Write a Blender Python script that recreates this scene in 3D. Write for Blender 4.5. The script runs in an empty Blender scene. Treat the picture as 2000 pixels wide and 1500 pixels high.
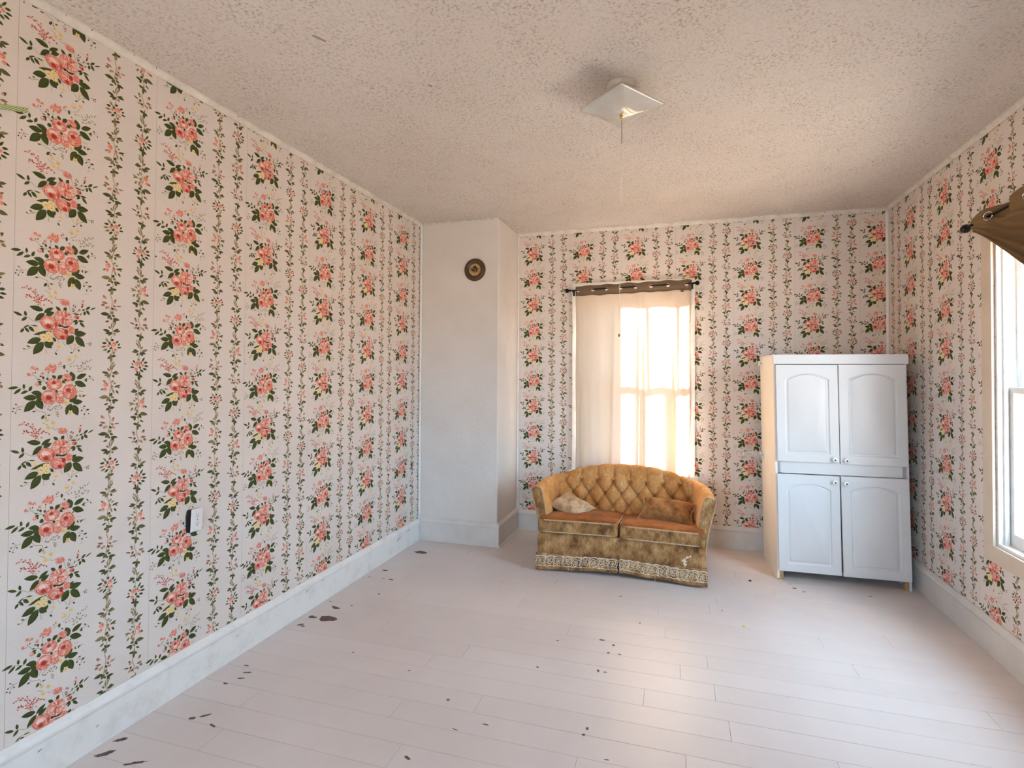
import bpy, math, random
import numpy as np
from mathutils import Matrix, Vector

# ------------------------------------------------------------------ camera, sky, sun, exposure
sc = bpy.context.scene
COL = sc.collection
W, H, CW, CD = 4.177, 3.061, 0.809, 0.572      # room width, height, chimney width, chimney depth
YF = -6.8                                       # wall behind the camera

cam_d = bpy.data.cameras.new('camera')
cam = bpy.data.objects.new('camera', cam_d)
COL.objects.link(cam)
sc.camera = cam
cam_d.sensor_fit = 'HORIZONTAL'
cam_d.sensor_width = 36.0
cam_d.lens = 971.1 / 2000 * 36
cam_d.shift_x = -58.28 / 2000
cam_d.shift_y = -35.58 / 2000
cam_d.clip_start = 0.02
_yaw, _pit, _rol = 0.2664, 0.015, 0.0047
F = Vector((-math.sin(_yaw), math.cos(_yaw), 0)); R = Vector((math.cos(_yaw), math.sin(_yaw), 0)); U = Vector((0, 0, 1))
F, U = F*math.cos(_pit) + U*math.sin(_pit), U*math.cos(_pit) - F*math.sin(_pit)
R, U = R*math.cos(_rol) + U*math.sin(_rol), U*math.cos(_rol) - R*math.sin(_rol)
cm = Matrix((R, U, -F)).transposed().to_4x4()
cm.translation = (2.4177, -4.9264, 1.6084)
cam.matrix_world = cm

SKY = 21.0
world = bpy.data.worlds.new('sky')
sc.world = world
world.use_nodes = True
wn = world.node_tree
wn.nodes.clear()
_o = wn.nodes.new('ShaderNodeOutputWorld'); _b = wn.nodes.new('ShaderNodeBackground')
_tc = wn.nodes.new('ShaderNodeTexCoord'); _sx = wn.nodes.new('ShaderNodeSeparateXYZ'); _rp = wn.nodes.new('ShaderNodeValToRGB')
wn.links.new(_tc.outputs['Generated'], _sx.inputs[0])
_mr = wn.nodes.new('ShaderNodeMapRange'); _mr.inputs[1].default_value = -0.2; _mr.inputs[2].default_value = 0.2
wn.links.new(_sx.outputs[2], _mr.inputs[0]); wn.links.new(_mr.outputs[0], _rp.inputs[0])
_rp.color_ramp.elements[0].position = 0.42; _rp.color_ramp.elements[0].color = (0.72, 0.59, 0.48, 1)   # sunlit ground
_rp.color_ramp.elements[1].position = 0.58; _rp.color_ramp.elements[1].color = (0.54, 0.77, 1.0, 1)     # clear sky
wn.links.new(_rp.outputs[0], _b.inputs[0]); _b.inputs[1].default_value = SKY
wn.links.new(_b.outputs[0], _o.inputs[0])

sun_d = bpy.data.lights.new('sun', 'SUN')
sun = bpy.data.objects.new('sun', sun_d)
COL.objects.link(sun)
sun_d.energy = 1000.0
sun_d.color = (1.0, 0.79, 0.57)
sun_d.angle = math.radians(3.5)
_az, _el = math.radians(55), math.radians(16.5)
sun.rotation_euler = Vector((math.sin(_az)*math.cos(_el), -math.cos(_az)*math.cos(_el), -math.sin(_el))).to_track_quat('-Z', 'Y').to_euler()
sun.location = (-6, 5, 4)

def portal(name, loc, size, direction):
    d = bpy.data.lights.new(name, 'AREA'); d.shape = 'RECTANGLE'; d.size, d.size_y = size
    d.cycles.is_portal = True
    o = bpy.data.objects.new(name, d); COL.objects.link(o)
    o.location = loc
    o.rotation_euler = Vector(direction).to_track_quat('-Z', 'Z').to_euler()
portal('window_portal_back', (1.985, 0.16, 1.52), (0.97, 1.76), (0, -1, 0))
portal('window_portal_right', (W+0.16, -1.975, 1.52), (0.97, 1.78), (-1, 0, 0))


portal('window_portal_front', (1.1, YF-0.16, 1.52), (1.3, 1.78), (0, 1, 0))  # portal of the added fill window

vs = sc.view_settings
vs.view_transform = 'Standard'; vs.look = 'None'; vs.gamma = 1.0; vs.use_curve_mapping = False
vs.exposure = 0.24

# ------------------------------------------------------------------ helpers
BASE = {}
def tag(o, label=None, cat=None, group=None, kind=None):
    if label: o['label'] = label
    if cat: o['category'] = cat
    if group: o['group'] = group
    if kind: o['kind'] = kind
    return o
def empty(name, loc, label=None, cat=None, group=None, kind=None):
    o = bpy.data.objects.new(name, None); COL.objects.link(o)
    o.location = loc; o.empty_display_size = 0.05
    BASE[o.name] = Vector(loc)
    return tag(o, label, cat, group, kind)
def mesh_obj(name, verts, faces, mat, parent=None, smooth=False, base=None):
    """verts are given in world space; the object sits at its thing's base"""
    if parent is not None:
        b = BASE[parent.name]
    else:
        b = Vector(base) if base is not None else Vector((0, 0, 0))
    me = bpy.data.meshes.new(name)
    vv = np.asarray([tuple(v) for v in verts], dtype=float) - np.array(b)
    me.from_pydata(vv.tolist(), [], faces)
    me.validate()
    if mat is not None: me.materials.append(mat)
    if smooth:
        me.polygons.foreach_set('use_smooth', [True]*len(me.polygons))
    o = bpy.data.objects.new(name, me); COL.objects.link(o)
    BASE[o.name] = b
    if parent is not None:
        o.parent = parent
    else:
        o.location = b
    return o
def smooth_angle(o, deg=40):
    me = o.data
    me.polygons.foreach_set('use_smooth', [True]*len(me.polygons))
    me.set_sharp_from_angle(angle=math.radians(deg))
def bevel(o, w=0.003, seg=2):
    m = o.modifiers.new('bevel', 'BEVEL'); m.width = w; m.segments = seg; m.limit_method = 'ANGLE'; m.angle_limit = math.radians(40)
    o.data.polygons.foreach_set('use_smooth', [True]*len(o.data.polygons))
    n = o.modifiers.new('wn', 'WEIGHTED_NORMAL'); n.keep_sharp = True
    return o
class MB:
    """collects shapes of ONE part in world space"""
    def __init__(s, xf=None): s.v = []; s.f = []; s.xf = xf
    def add(s, verts, faces):
        n = len(s.v)
        s.v += [s.xf(Vector(p)) if s.xf else Vector(p) for p in verts]
        s.f += [tuple(i+n for i in f) for f in faces]
        return s
    def box(s, a, b):
        (x0, y0, z0), (x1, y1, z1) = a, b
        x0, x1 = min(x0, x1), max(x0, x1); y0, y1 = min(y0, y1), max(y0, y1); z0, z1 = min(z0, z1), max(z0, z1)
        return s.add([(x0,y0,z0),(x1,y0,z0),(x1,y1,z0),(x0,y1,z0),(x0,y0,z1),(x1,y0,z1),(x1,y1,z1),(x0,y1,z1)],
                     [(0,3,2,1),(4,5,6,7),(0,1,5,4),(1,2,6,5),(2,3,7,6),(3,0,4,7)])
    def tube(s, pts, r, n=8, closed=False, caps=True):
        pts = [Vector(p) for p in pts]; m = len(pts); vs_ = []; fs = []
        rr = r if hasattr(r, '__len__') else [r]*m
        up = Vector((0, 0, 1))
        for i, p in enumerate(pts):
            if closed: t = pts[(i+1) % m] - pts[i-1]
            else: t = pts[min(i+1, m-1)] - pts[max(i-1, 0)]
            t.normalize()
            a = t.cross(up)
            if a.length < 0.05: a = t.cross(Vector((0, 1, 0)))
            a.normalize(); b = a.cross(t)
            for k in range(n):
                th = 2*math.pi*k/n
                vs_.append(p + (a*math.cos(th) + b*math.sin(th))*rr[i])
        rng = m if closed else m-1
        for i in range(rng):
            j = (i+1) % m
            for k in range(n):
                l = (k+1) % n
                fs.append((i*n+k, i*n+l, j*n+l, j*n+k))
        if caps and not closed:
            fs.append(tuple(range(n-1, -1, -1))); fs.append(tuple((m-1)*n+k for k in range(n)))
        return s.add(vs_, fs)
    def lathe(s, prof, org, axis, n=24):
        """prof: (radius, height along axis)"""
        ax = Vector(axis).normalized()
        a = ax.cross(Vector((0, 0, 1)))
        if a.length < 0.1: a = ax.cross(Vector((0, 1, 0)))
        a.normalize(); b = ax.cross(a)
        vs_ = []; fs = []
        for r, h in prof:
            for k in range(n):
                th = 2*math.pi*k/n
                vs_.append(Vector(org) + ax*h + (a*math.cos(th)+b*math.sin(th))*max(r, 1e-5))
        for i in range(len(prof)-1):
            for k in range(n):
                l = (k+1) % n
                fs.append((i*n+k, i*n+l, (i+1)*n+l, (i+1)*n+k))
        return s.add(vs_, fs)
    def extrude(s, prof, a, b, out, up=(0, 0, 1)):
        """profile (out, up) swept straight from a to b, closed with end caps"""
        a, b, out, up = Vector(a), Vector(b), Vector(out), Vector(up)
        n = len(prof)
        vs_ = [a + out*p + up*q for p, q in prof] + [b + out*p + up*q for p, q in prof]
        fs = [(i, (i+1) % n, n+(i+1) % n, n+i) for i in range(n)] + [tuple(range(n-1, -1, -1)), tuple(range(n, 2*n))]
        return s.add(vs_, fs)
    def grid(s, P):
        """P[i][j] points"""
        a, b = len(P), len(P[0])
        return s.add([p for row in P for p in row], [(i*b+j, i*b+j+1, (i+1)*b+j+1, (i+1)*b+j) for i in range(a-1) for j in range(b-1)])
    def build(s, name, mat, parent=None, smooth=None, base=None):
        o = mesh_obj(name, s.v, s.f, mat, parent, base=base)
        if smooth: smooth_angle(o, smooth)
        return o

# ------------------------------------------------------------------ materials
def new_mat(name):
    m = bpy.data.materials.new(name); m.use_nodes = True
    nt = m.node_tree; b = nt.nodes['Principled BSDF']
    return m, nt, b
def N(nt, kind, **kw):
    n = nt.nodes.new(kind)
    for k, v in kw.items():
        if k.startswith('i_'): n.inputs[int(k[2:])].default_value = v
        else: setattr(n, k, v)
    return n
def noise(nt, scale, detail=4, rough=0.55, vec=None, stretch=None):
    tc = N(nt, 'ShaderNodeNewGeometry')
    v = tc.outputs['Position']
    if stretch:
        mp = N(nt, 'ShaderNodeMapping'); mp.inputs['Scale'].default_value = stretch
        nt.links.new(v, mp.inputs[0]); v = mp.outputs[0]
    n = N(nt, 'ShaderNodeTexNoise'); n.inputs['Scale'].default_value = scale; n.inputs['Detail'].default_value = detail; n.inputs['Roughness'].default_value = rough
    nt.links.new(v, n.inputs['Vector'])
    return n.outputs['Fac']
def ramp(nt, fac, stops):
    r = N(nt, 'ShaderNodeValToRGB'); e = r.color_ramp.elements
    while len(e) < len(stops): e.new(0.5)
    for k, (p, c) in enumerate(stops):
        e[k].position = p; e[k].color = (*c, 1) if len(c) == 3 else c
    nt.links.new(fac, r.inputs[0]); return r.outputs[0]
def mix(nt, fac, a, b, mode='MIX'):
    m = N(nt, 'ShaderNodeMix', data_type='RGBA', blend_type=mode)
    for sock, val in ((m.inputs[0], fac), (m.inputs[6], a), (m.inputs[7], b)):
        if hasattr(val, 'is_linked') or isinstance(val, bpy.types.NodeSocket): nt.links.new(val, sock)
        elif isinstance(val, (int, float)): sock.default_value = val
        else: sock.default_value = (*val, 1)
    return m.outputs[2]
def bump(nt, b, height, dist=0.002, strength=1.0):
    n = N(nt, 'ShaderNodeBump'); n.inputs['Strength'].default_value = strength; n.inputs['Distance'].default_value = dist
    nt.links.new(height, n.inputs['Height']); nt.links.new(n.outputs[0], b.inputs['Normal'])
def simple(name, col, rough=0.5, metal=0.0, var=0.08, scale=6.0, spec=0.5):
    m, nt, b = new_mat(name)
    f = noise(nt, scale)
    lo = tuple(max(0, c*(1-var)) for c in col); hi = tuple(min(1, c*(1+var)) for c in col)
    nt.links.new(ramp(nt, f, [(0.3, lo), (0.7, hi)]), b.inputs['Base Color'])
    b.inputs['Roughness'].default_value = rough; b.inputs['Metallic'].default_value = metal
    b.inputs['Specular IOR Level'].default_value = spec
    return m

PAPER = (0.77, 0.695, 0.65)
M = {}
# wallpaper: printed colours are carried by the mesh, paper gets fibre noise
m, nt, b = new_mat('wallpaper')
at = N(nt, 'ShaderNodeAttribute'); at.attribute_name = 'print'
f = ramp(nt, noise(nt, 3.0, 5), [(0.3, (0.93, 0.92, 0.90)), (0.7, (1, 1, 1))])
f2 = ramp(nt, noise(nt, 420, 2), [(0.3, (0.93, 0.93, 0.93)), (0.7, (1.04, 1.04, 1.04))])
c = mix(nt, 1.0, mix(nt, 1.0, at.outputs['Color'], f, 'MULTIPLY'), f2, 'MULTIPLY')
nt.links.new(c, b.inputs['Base Color']); b.inputs['Roughness'].default_value = 0.62; b.inputs['Specular IOR Level'].default_value = 0.25
M['paper'] = m
M['wallbase'] = simple('wall_underlayer', (0.30, 0.19, 0.125), 0.9)
# chimney plaster
m, nt, b = new_mat('plaster')
f = noise(nt, 2.2, 6, 0.6)
nt.links.new(ramp(nt, f, [(0.3, (0.66, 0.61, 0.57)), (0.7, (0.72, 0.68, 0.645))]), b.inputs['Base Color'])
h1 = noise(nt, 13, 5, 0.6); bump(nt, b, h1, 0.012, 0.5); b.inputs['Roughness'].default_value = 0.6
M['plaster'] = m
# stippled ceiling
m, nt, b = new_mat('stippled_ceiling')
f = noise(nt, 1.1, 5, 0.6); sp = noise(nt, 78, 4, 0.75, stretch=(1, 1, 1)); sp2 = noise(nt, 5.0, 4)
base = ramp(nt, f, [(0.3, (0.76, 0.685, 0.625)), (0.7, (0.82, 0.755, 0.70))])
speck = ramp(nt, sp, [(0.33, (0.45, 0.39, 0.33)), (0.49, (1, 1, 1)), (0.66, (1.04, 1.04, 1.04))])
amt = ramp(nt, sp2, [(0.35, (0.35, 0.35, 0.35)), (0.65, (0.95, 0.95, 0.95))])
nt.links.new(mix(nt, amt, base, mix(nt, 1.0, base, speck, 'MULTIPLY')), b.inputs['Base Color'])
hh = noise(nt, 70, 5, 0.75); bump(nt, b, hh, 0.010, 1.0); b.inputs['Roughness'].default_value = 0.9; b.inputs['Specular IOR Level'].default_value = 0.1
M['ceiling'] = m
# painted trim: white gloss with faint grime
m, nt, b = new_mat('white_trim_paint')
f = noise(nt, 9, 6, 0.65)
nt.links.new(ramp(nt, f, [(0.28, (0.68, 0.66, 0.63)), (0.5, (0.80, 0.79, 0.77)), (0.8, (0.83, 0.82, 0.80))]), b.inputs['Base Color'])
b.inputs['Roughness'].default_value = 0.38
M['trim'] = m
M['base_trim'] = simple('greyed_trim_paint', (0.66, 0.625, 0.59), 0.42, var=0.06, scale=9)  # duller trim paint, shade mixed into the colour; every baseboard but the left
M['crown'] = simple('dusty_trim_paint', (0.68, 0.63, 0.57), 0.5, var=0.14, scale=14)
M['tan_trim'] = simple('cream_casing_paint', (0.66, 0.55, 0.44), 0.42, var=0.05)
# painted floorboards
m, nt, b = new_mat('painted_floor')
oi = N(nt, 'ShaderNodeObjectInfo')
f = noise(nt, 1.6, 6, 0.6); f3 = noise(nt, 26, 5, 0.7, stretch=(0.25, 1, 1))
base = ramp(nt, f, [(0.3, (0.64, 0.555, 0.53)), (0.7, (0.70, 0.62, 0.595))])
worn = ramp(nt, f3, [(0.20, (0.80, 0.76, 0.73)), (0.33, (1, 1, 1))])
tint = ramp(nt, oi.outputs['Random'], [(0.0, (0.965, 0.96, 0.955)), (1.0, (1, 1, 1))])
nt.links.new(mix(nt, 1.0, mix(nt, 1.0, base, worn, 'MULTIPLY'), tint, 'MULTIPLY'), b.inputs['Base Color'])
rr = N(nt, 'ShaderNodeMapRange'); rr.inputs[3].default_value = 0.29; rr.inputs[4].default_value = 0.38
nt.links.new(noise(nt, 7, 5), rr.inputs[0]); nt.links.new(rr.outputs[0], b.inputs['Roughness'])
bump(nt, b, noise(nt, 30, 5, 0.6, stretch=(0.15, 1, 1)), 0.0012, 0.5)
M['floor'] = m
M['subfloor'] = simple('subfloor_wood', (0.16, 0.11, 0.08), 0.8)
M['barewood'] = simple('bare_floor_wood', (0.115, 0.07, 0.055), 0.7, var=0.3, scale=40)
M['flake'] = simple('bare_ceiling_board', (0.40, 0.29, 0.19), 0.8)
M['dark'] = simple('dark_grime', (0.03, 0.022, 0.018), 0.8)
M['yellow'] = simple('yellow_scrap', (0.75, 0.55, 0.05), 0.6)
# wardrobe
m, nt, b = new_mat('white_laminate')
f = noise(nt, 2.5, 3)
nt.links.new(ramp(nt, f, [(0.3, (0.64, 0.63, 0.63)), (0.7, (0.68, 0.67, 0.67))]), b.inputs['Base Color'])
b.inputs['Roughness'].default_value = 0.36; bump(nt, b, noise(nt, 240, 2, 0.5, stretch=(0.25, 1, 1)), 0.0003, 0.35)
M['laminate'] = m
M['cream_lam'] = simple('yellowed_laminate', (0.82, 0.77, 0.70), 0.4, var=0.03)  # warmer, paler laminate for the left side and back panel
M['rawwood'] = simple('raw_pine', (0.42, 0.24, 0.11), 0.6, var=0.2, scale=20)
M['porcelain'] = simple('white_porcelain', (0.86, 0.86, 0.85), 0.12, var=0.01)
M['plastic'] = simple('white_plastic', (0.82, 0.82, 0.82), 0.3, var=0.02)
M['clearplastic'] = simple('clear_plastic', (0.90, 0.89, 0.88), 0.15, var=0.02)
M['clearplastic'].node_tree.nodes['Principled BSDF'].inputs['Transmission Weight'].default_value = 0.5
# velvet
def velvet(name, light, dark, worn, sx=(1, 1, 0.18), scale=9, bias=0.0, sheen=0.5):
    m, nt, b = new_mat(name)
    big = noise(nt, scale, 5, 0.65, stretch=(1, 1, 0.8))
    thr = noise(nt, 150, 3, 0.6, stretch=sx)
    c1 = ramp(nt, big, [(0.30+bias, dark), (0.52+bias, light), (0.72+bias, worn)])
    th = ramp(nt, thr, [(0.3, (0.62, 0.60, 0.56)), (0.65, (1.12, 1.10, 1.05))])
    nt.links.new(mix(nt, 1.0, c1, th, 'MULTIPLY'), b.inputs['Base Color'])
    b.inputs['Roughness'].default_value = 0.85; b.inputs['Specular IOR Level'].default_value = 0.15
    b.inputs['Sheen Weight'].default_value = sheen; b.inputs['Sheen Roughness'].default_value = 0.4
    b.inputs['Sheen Tint'].default_value = (1.0, 0.72, 0.45, 1)
    bump(nt, b, thr, 0.001, 0.4)
    return m
M['velvet'] = velvet('gold_velvet', (0.34, 0.20, 0.095), (0.125, 0.068, 0.030), (0.44, 0.30, 0.17))
M['velvet_back'] = velvet('gold_velvet_tufted', (0.66, 0.33, 0.12), (0.48, 0.20, 0.055), (0.76, 0.45, 0.20), scale=6, sheen=0.3)
M['velvet_seat'] = velvet('rust_velvet_seat', (0.34, 0.105, 0.022), (0.20, 0.062, 0.015), (0.44, 0.17, 0.045), sx=(1, 0.3, 1), scale=7, sheen=0.15)
M['velvet_front'] = velvet('worn_velvet_front', (0.38, 0.205, 0.085), (0.095, 0.046, 0.016), (0.60, 0.39, 0.19), scale=11, sheen=0.18)
M['pillow_light'] = velvet('crushed_velvet_light', (0.60, 0.43, 0.28), (0.34, 0.15, 0.055), (0.70, 0.55, 0.40), sx=(1, 1, 1), scale=16, sheen=0.3)
M['pillow_rust'] = velvet('crushed_velvet_rust', (0.38, 0.175, 0.065), (0.17, 0.075, 0.028), (0.48, 0.27, 0.12), sx=(1, 1, 1), scale=12, sheen=0.2)
M['piping'] = simple('velvet_piping', (0.50, 0.34, 0.20), 0.8, var=0.2, scale=60)
M['button'] = simple('velvet_button', (0.24, 0.14, 0.065), 0.8)
M['caster'] = simple('old_wooden_foot', (0.11, 0.06, 0.035), 0.5)
# lace
M['lace'] = simple('cream_lace', (0.74, 0.62, 0.48), 0.85, var=0.15, scale=50)
M['thread'] = simple('cream_thread', (0.75, 0.70, 0.62), 0.8)
# curtain fabrics
def cloth(name, col, trans, trcol, tfac=0.0, weave=900):
    m = bpy.data.materials.new(name); m.use_nodes = True; nt = m.node_tree; nt.nodes.clear()
    o = N(nt, 'ShaderNodeOutputMaterial')
    d = N(nt, 'ShaderNodeBsdfDiffuse'); t = N(nt, 'ShaderNodeBsdfTranslucent'); mx = N(nt, 'ShaderNodeMixShader')
    wv = ramp(nt, noise(nt, weave, 2, 0.5, stretch=(1, 1, 0.12)), [(0.35, (0.86, 0.86, 0.86)), (0.65, (1, 1, 1))])
    wh = ramp(nt, noise(nt, weave, 2, 0.5, stretch=(0.12, 1, 1)), [(0.35, (0.88, 0.88, 0.88)), (0.65, (1, 1, 1))])
    w = mix(nt, 1.0, wv, wh, 'MULTIPLY')
    nt.links.new(mix(nt, 1.0, w, col, 'MULTIPLY'), d.inputs[0]); nt.links.new(mix(nt, 1.0, w, trcol, 'MULTIPLY'), t.inputs[0])
    mx.inputs[0].default_value = trans
    nt.links.new(d.outputs[0], mx.inputs[1]); nt.links.new(t.outputs[0], mx.inputs[2])
    out = mx.outputs[0]
    if tfac > 0:
        tr = N(nt, 'ShaderNodeBsdfTransparent'); m2 = N(nt, 'ShaderNodeMixShader'); m2.inputs[0].default_value = tfac
        nt.links.new(out, m2.inputs[1]); nt.links.new(tr.outputs[0], m2.inputs[2]); out = m2.outputs[0]
    nt.links.new(out, o.inputs[0])
    return m
M['sheer'] = cloth('beige_curtain', (0.66, 0.53, 0.42), 0.075, (0.62, 0.52, 0.42), 0.0)
M['band'] = cloth('curtain_header', (0.17, 0.12, 0.085), 0.06, (0.30, 0.20, 0.12))
M['drape'] = cloth('brown_drape', (0.27, 0.175, 0.095), 0.05, (0.36, 0.22, 0.11))
M['black'] = simple('black_iron', (0.005, 0.0045, 0.0045), 0.25, var=0.1, spec=0.2)
M['grommet'] = simple('steel_grommet', (0.62, 0.58, 0.52), 0.25, metal=1.0, var=0.05)
M['brass'] = simple('brass', (0.80, 0.52, 0.20), 0.2, metal=1.0, var=0.05)
M['fixture'] = simple('enamel_canopy', (0.50, 0.46, 0.41), 0.35, var=0.06)
# milk glass
m, nt, b = new_mat('frosted_glass_shade')
nt.links.new(ramp(nt, noise(nt, 14, 4), [(0.3, (0.50, 0.48, 0.44)), (0.7, (0.58, 0.56, 0.52))]), b.inputs['Base Color'])
b.inputs['Roughness'].default_value = 0.12; b.inputs['Coat Weight'].default_value = 0.6; b.inputs['Coat Roughness'].default_value = 0.06
b.inputs['Subsurface Weight'].default_value = 0.0
M['milkglass'] = m
# window glass
m = bpy.data.materials.new('window_glass'); m.use_nodes = True; nt = m.node_tree; nt.nodes.clear()
o = N(nt, 'ShaderNodeOutputMaterial'); t = N(nt, 'ShaderNodeBsdfTransparent'); g = N(nt, 'ShaderNodeBsdfGlossy'); mx = N(nt, 'ShaderNodeMixShader')
t.inputs[0].default_value = (0.93, 0.95, 0.95, 1); g.inputs['Roughness'].default_value = 0.03
fr = N(nt, 'ShaderNodeLayerWeight'); pw = N(nt, 'ShaderNodeMath', operation='POWER', i_1=5.0); ml = N(nt, 'ShaderNodeMath', operation='MULTIPLY_ADD', i_1=0.7, i_2=0.03)
nt.links.new(fr.outputs['Facing'], pw.inputs[0]); nt.links.new(pw.outputs[0], ml.inputs[0]); nt.links.new(ml.outputs[0], mx.inputs[0]); nt.links.new(t.outputs[0], mx.inputs[1]); nt.links.new(g.outputs[0], mx.inputs[2]); nt.links.new(mx.outputs[0], o.inputs[0])
M['glass'] = m
M['bronze'] = simple('dark_bronze', (0.085, 0.05, 0.028), 0.42, metal=0.35, var=0.2, scale=40)
M['gold'] = simple('gilt_face', (0.46, 0.29, 0.10), 0.55, var=0.2, scale=60)
M['outside'] = simple('exterior_siding', (0.6, 0.6, 0.58), 0.7)
# gingham ribbon
m, nt, b = new_mat('gingham_ribbon')
tc = N(nt, 'ShaderNodeNewGeometry'); ck = N(nt, 'ShaderNodeTexChecker'); ck.inputs['Scale'].default_value = 250
ck.inputs[1].default_value = (0.16, 0.24, 0.05, 1); ck.inputs[2].default_value = (0.62, 0.66, 0.40, 1)
nt.links.new(tc.outputs['Position'], ck.inputs['Vector']); nt.links.new(ck.outputs[0], b.inputs['Base Color'])
M['gingham'] = m
# ------------------------------------------------------------------ wallpaper print
REP = 0.524; STRIP = 0.52
def bil(a, b):
    def T(x, y):
        x /= 1000.0; y /= 1000.0
        return (a[0]+a[1]*x+a[2]*y+a[3]*x*y, b[0]+b[1]*x+b[2]*y+b[3]*x*y)
    return T
TA = bil([-0.01443, 0.15377, 0.00249, 0.00044], [1.43482, -0.01308, -0.17182, -0.01372])
TB = bil([-0.01837, 0.15376, 0.0026, 0.00014], [1.6736, 0.00601, -0.17192, -0.01363])
TV = bil([0.25983, 0.37583, 0.00563, 0.00205], [1.79374, 0.03437, -0.37917, -0.065])
G1 = (0.058, 0.078, 0.014); G2 = (0.036, 0.052, 0.010); OL = (0.27, 0.215, 0.09); BR = (0.26, 0.17, 0.10)
CO = (0.84, 0.30, 0.215); CO2 = (0.76, 0.21, 0.145); RD = (0.44, 0.045, 0.03); RD2 = (0.62, 0.10, 0.065); PK = (0.88, 0.54, 0.45); WH = (0.86, 0.70, 0.62)
YE = (0.84, 0.60, 0.24); YE2 = (0.86, 0.68, 0.36); ORG = (0.70, 0.30, 0.06)
class Print:
    def __init__(s): s.p = []; s.rng = random.Random(7); s.l = 0
    def motif(s): s.l = len(s.p)
    def sh(s, c, k=0.12):
        f = 1 + s.rng.uniform(-k, k); return tuple(min(1, max(0, x*f)) for x in c)
    def poly(s, T, pts, c): s.p.append(([T(*q) for q in pts], c, len(s.p)-s.l))
    def leaf(s, T, x0, y0, x1, y1, w, c=G1):
        dx, dy = x1-x0, y1-y0; L = math.hypot(dx, dy) or 1; nx, ny = -dy/L, dx/L
        w *= 0.62
        ts = [(0, 0), (0.12, 0.55), (0.32, 0.95), (0.52, 1.0), (0.74, 0.72), (0.9, 0.32), (1, 0)]
        a = [(x0+dx*t+nx*w*k, y0+dy*t+ny*w*k) for t, k in ts]; b = [(x0+dx*t-nx*w*k, y0+dy*t-ny*w*k) for t, k in ts]
        if w < 16:
            s.poly(T, a + b[-2:0:-1], s.sh(c)); return
        s.poly(T, a, s.sh(c, 0.10)); s.poly(T, b[::-1], s.sh(tuple(q*0.80 for q in c), 0.1))
        v = tuple(q*1.9 for q in c); h = max(1.2, w*0.035)
        s.poly(T, [(x0-nx*h, y0-ny*h), (x0+nx*h, y0+ny*h), (x0+dx*0.9, y0+dy*0.9)], v)
        for t in (0.28, 0.48, 0.66):
            for sg in (1, -1):
                k = 0.62*w*(1-t*0.55)
                bx, by = x0+dx*t, y0+dy*t; ex, ey = x0+dx*(t+0.16)+nx*sg*k, y0+dy*(t+0.16)+ny*sg*k
                s.poly(T, [(bx-dx/L*h, by-dy/L*h), (bx+dx/L*h, by+dy/L*h), (ex, ey)], tuple(q*1.5 for q in c))
    def stem(s, T, pts, w=5, c=BR):
        for (x0, y0), (x1, y1) in zip(pts, pts[1:]):
            L = math.hypot(x1-x0, y1-y0) or 1; nx, ny = -(y1-y0)/L*w, (x1-x0)/L*w
            s.poly(T, [(x0-nx, y0-ny), (x1-nx, y1-ny), (x1+nx, y1+ny), (x0+nx, y0+ny)], c)
    def dot(s, T, x, y, rx, ry=None, c=CO, n=8, jit=0.12, rot=0.0):
        ry = ry or rx; pts = []
        for k in range(n):
            a = 2*math.pi*k/n; r = 1+s.rng.uniform(-jit, jit)
            px, py = rx*r*math.cos(a), ry*r*math.sin(a)
            pts.append((x+px*math.cos(rot)-py*math.sin(rot), y+px*math.sin(rot)+py*math.cos(rot)))
        s.poly(T, pts, s.sh(c, 0.06))
    def rose(s, T, cx, cy, rx, ry, core=None, hi=None, outer=CO2, n=9):
        s.dot(T, cx, cy, rx, ry, outer, 16, 0.05)
        for ring, (rad, sz) in enumerate(((0.66, 0.36), (0.42, 0.30))):
            off = s.rng.uniform(0, 6)
            for k in range(n):
                a = off + 2*math.pi*k/n
                col = s.rng.choice([CO, PK, PK, CO, CO2])
                x, y = cx+rx*rad*math.cos(a), cy+ry*rad*math.sin(a)
                s.dot(T, x, y, rx*sz, ry*sz*0.62, s.rng.choice([RD2, CO2]), 9, 0.1, a+1.57)
                s.dot(T, x-4, y-5, rx*sz*0.88, ry*sz*0.46, col, 9, 0.1, a+1.57)
        if rx > 100:      # fine petal edges
            for rad, m_ in ((0.88, 20), (0.70, 16), (0.50, 12), (0.30, 8)):
                for k in range(m_):
                    a = 2*math.pi*(k+s.rng.random()*0.8)/m_
                    x, y = cx+rx*rad*math.cos(a), cy+ry*rad*math.sin(a)
                    s.dot(T, x, y, rx*s.rng.uniform(0.09, 0.17), ry*s.rng.uniform(0.022, 0.05), s.rng.choice([PK, WH, CO, RD2, RD2, CO2]), 6, 0.15, a+1.57+s.rng.uniform(-0.5, 0.5))
        if hi:
            s.dot(T, hi[0], hi[1], hi[2]*1.5, hi[2]*1.1, PK, 12); s.dot(T, hi[0], hi[1], hi[2], hi[2]*0.7, WH, 10)
        if core:
            s.dot(T, core[0], core[1], core[2]*1.35, core[2]*1.1, CO2, 10); s.dot(T, core[0], core[1], core[2], core[2]*0.8, RD, 10)
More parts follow.
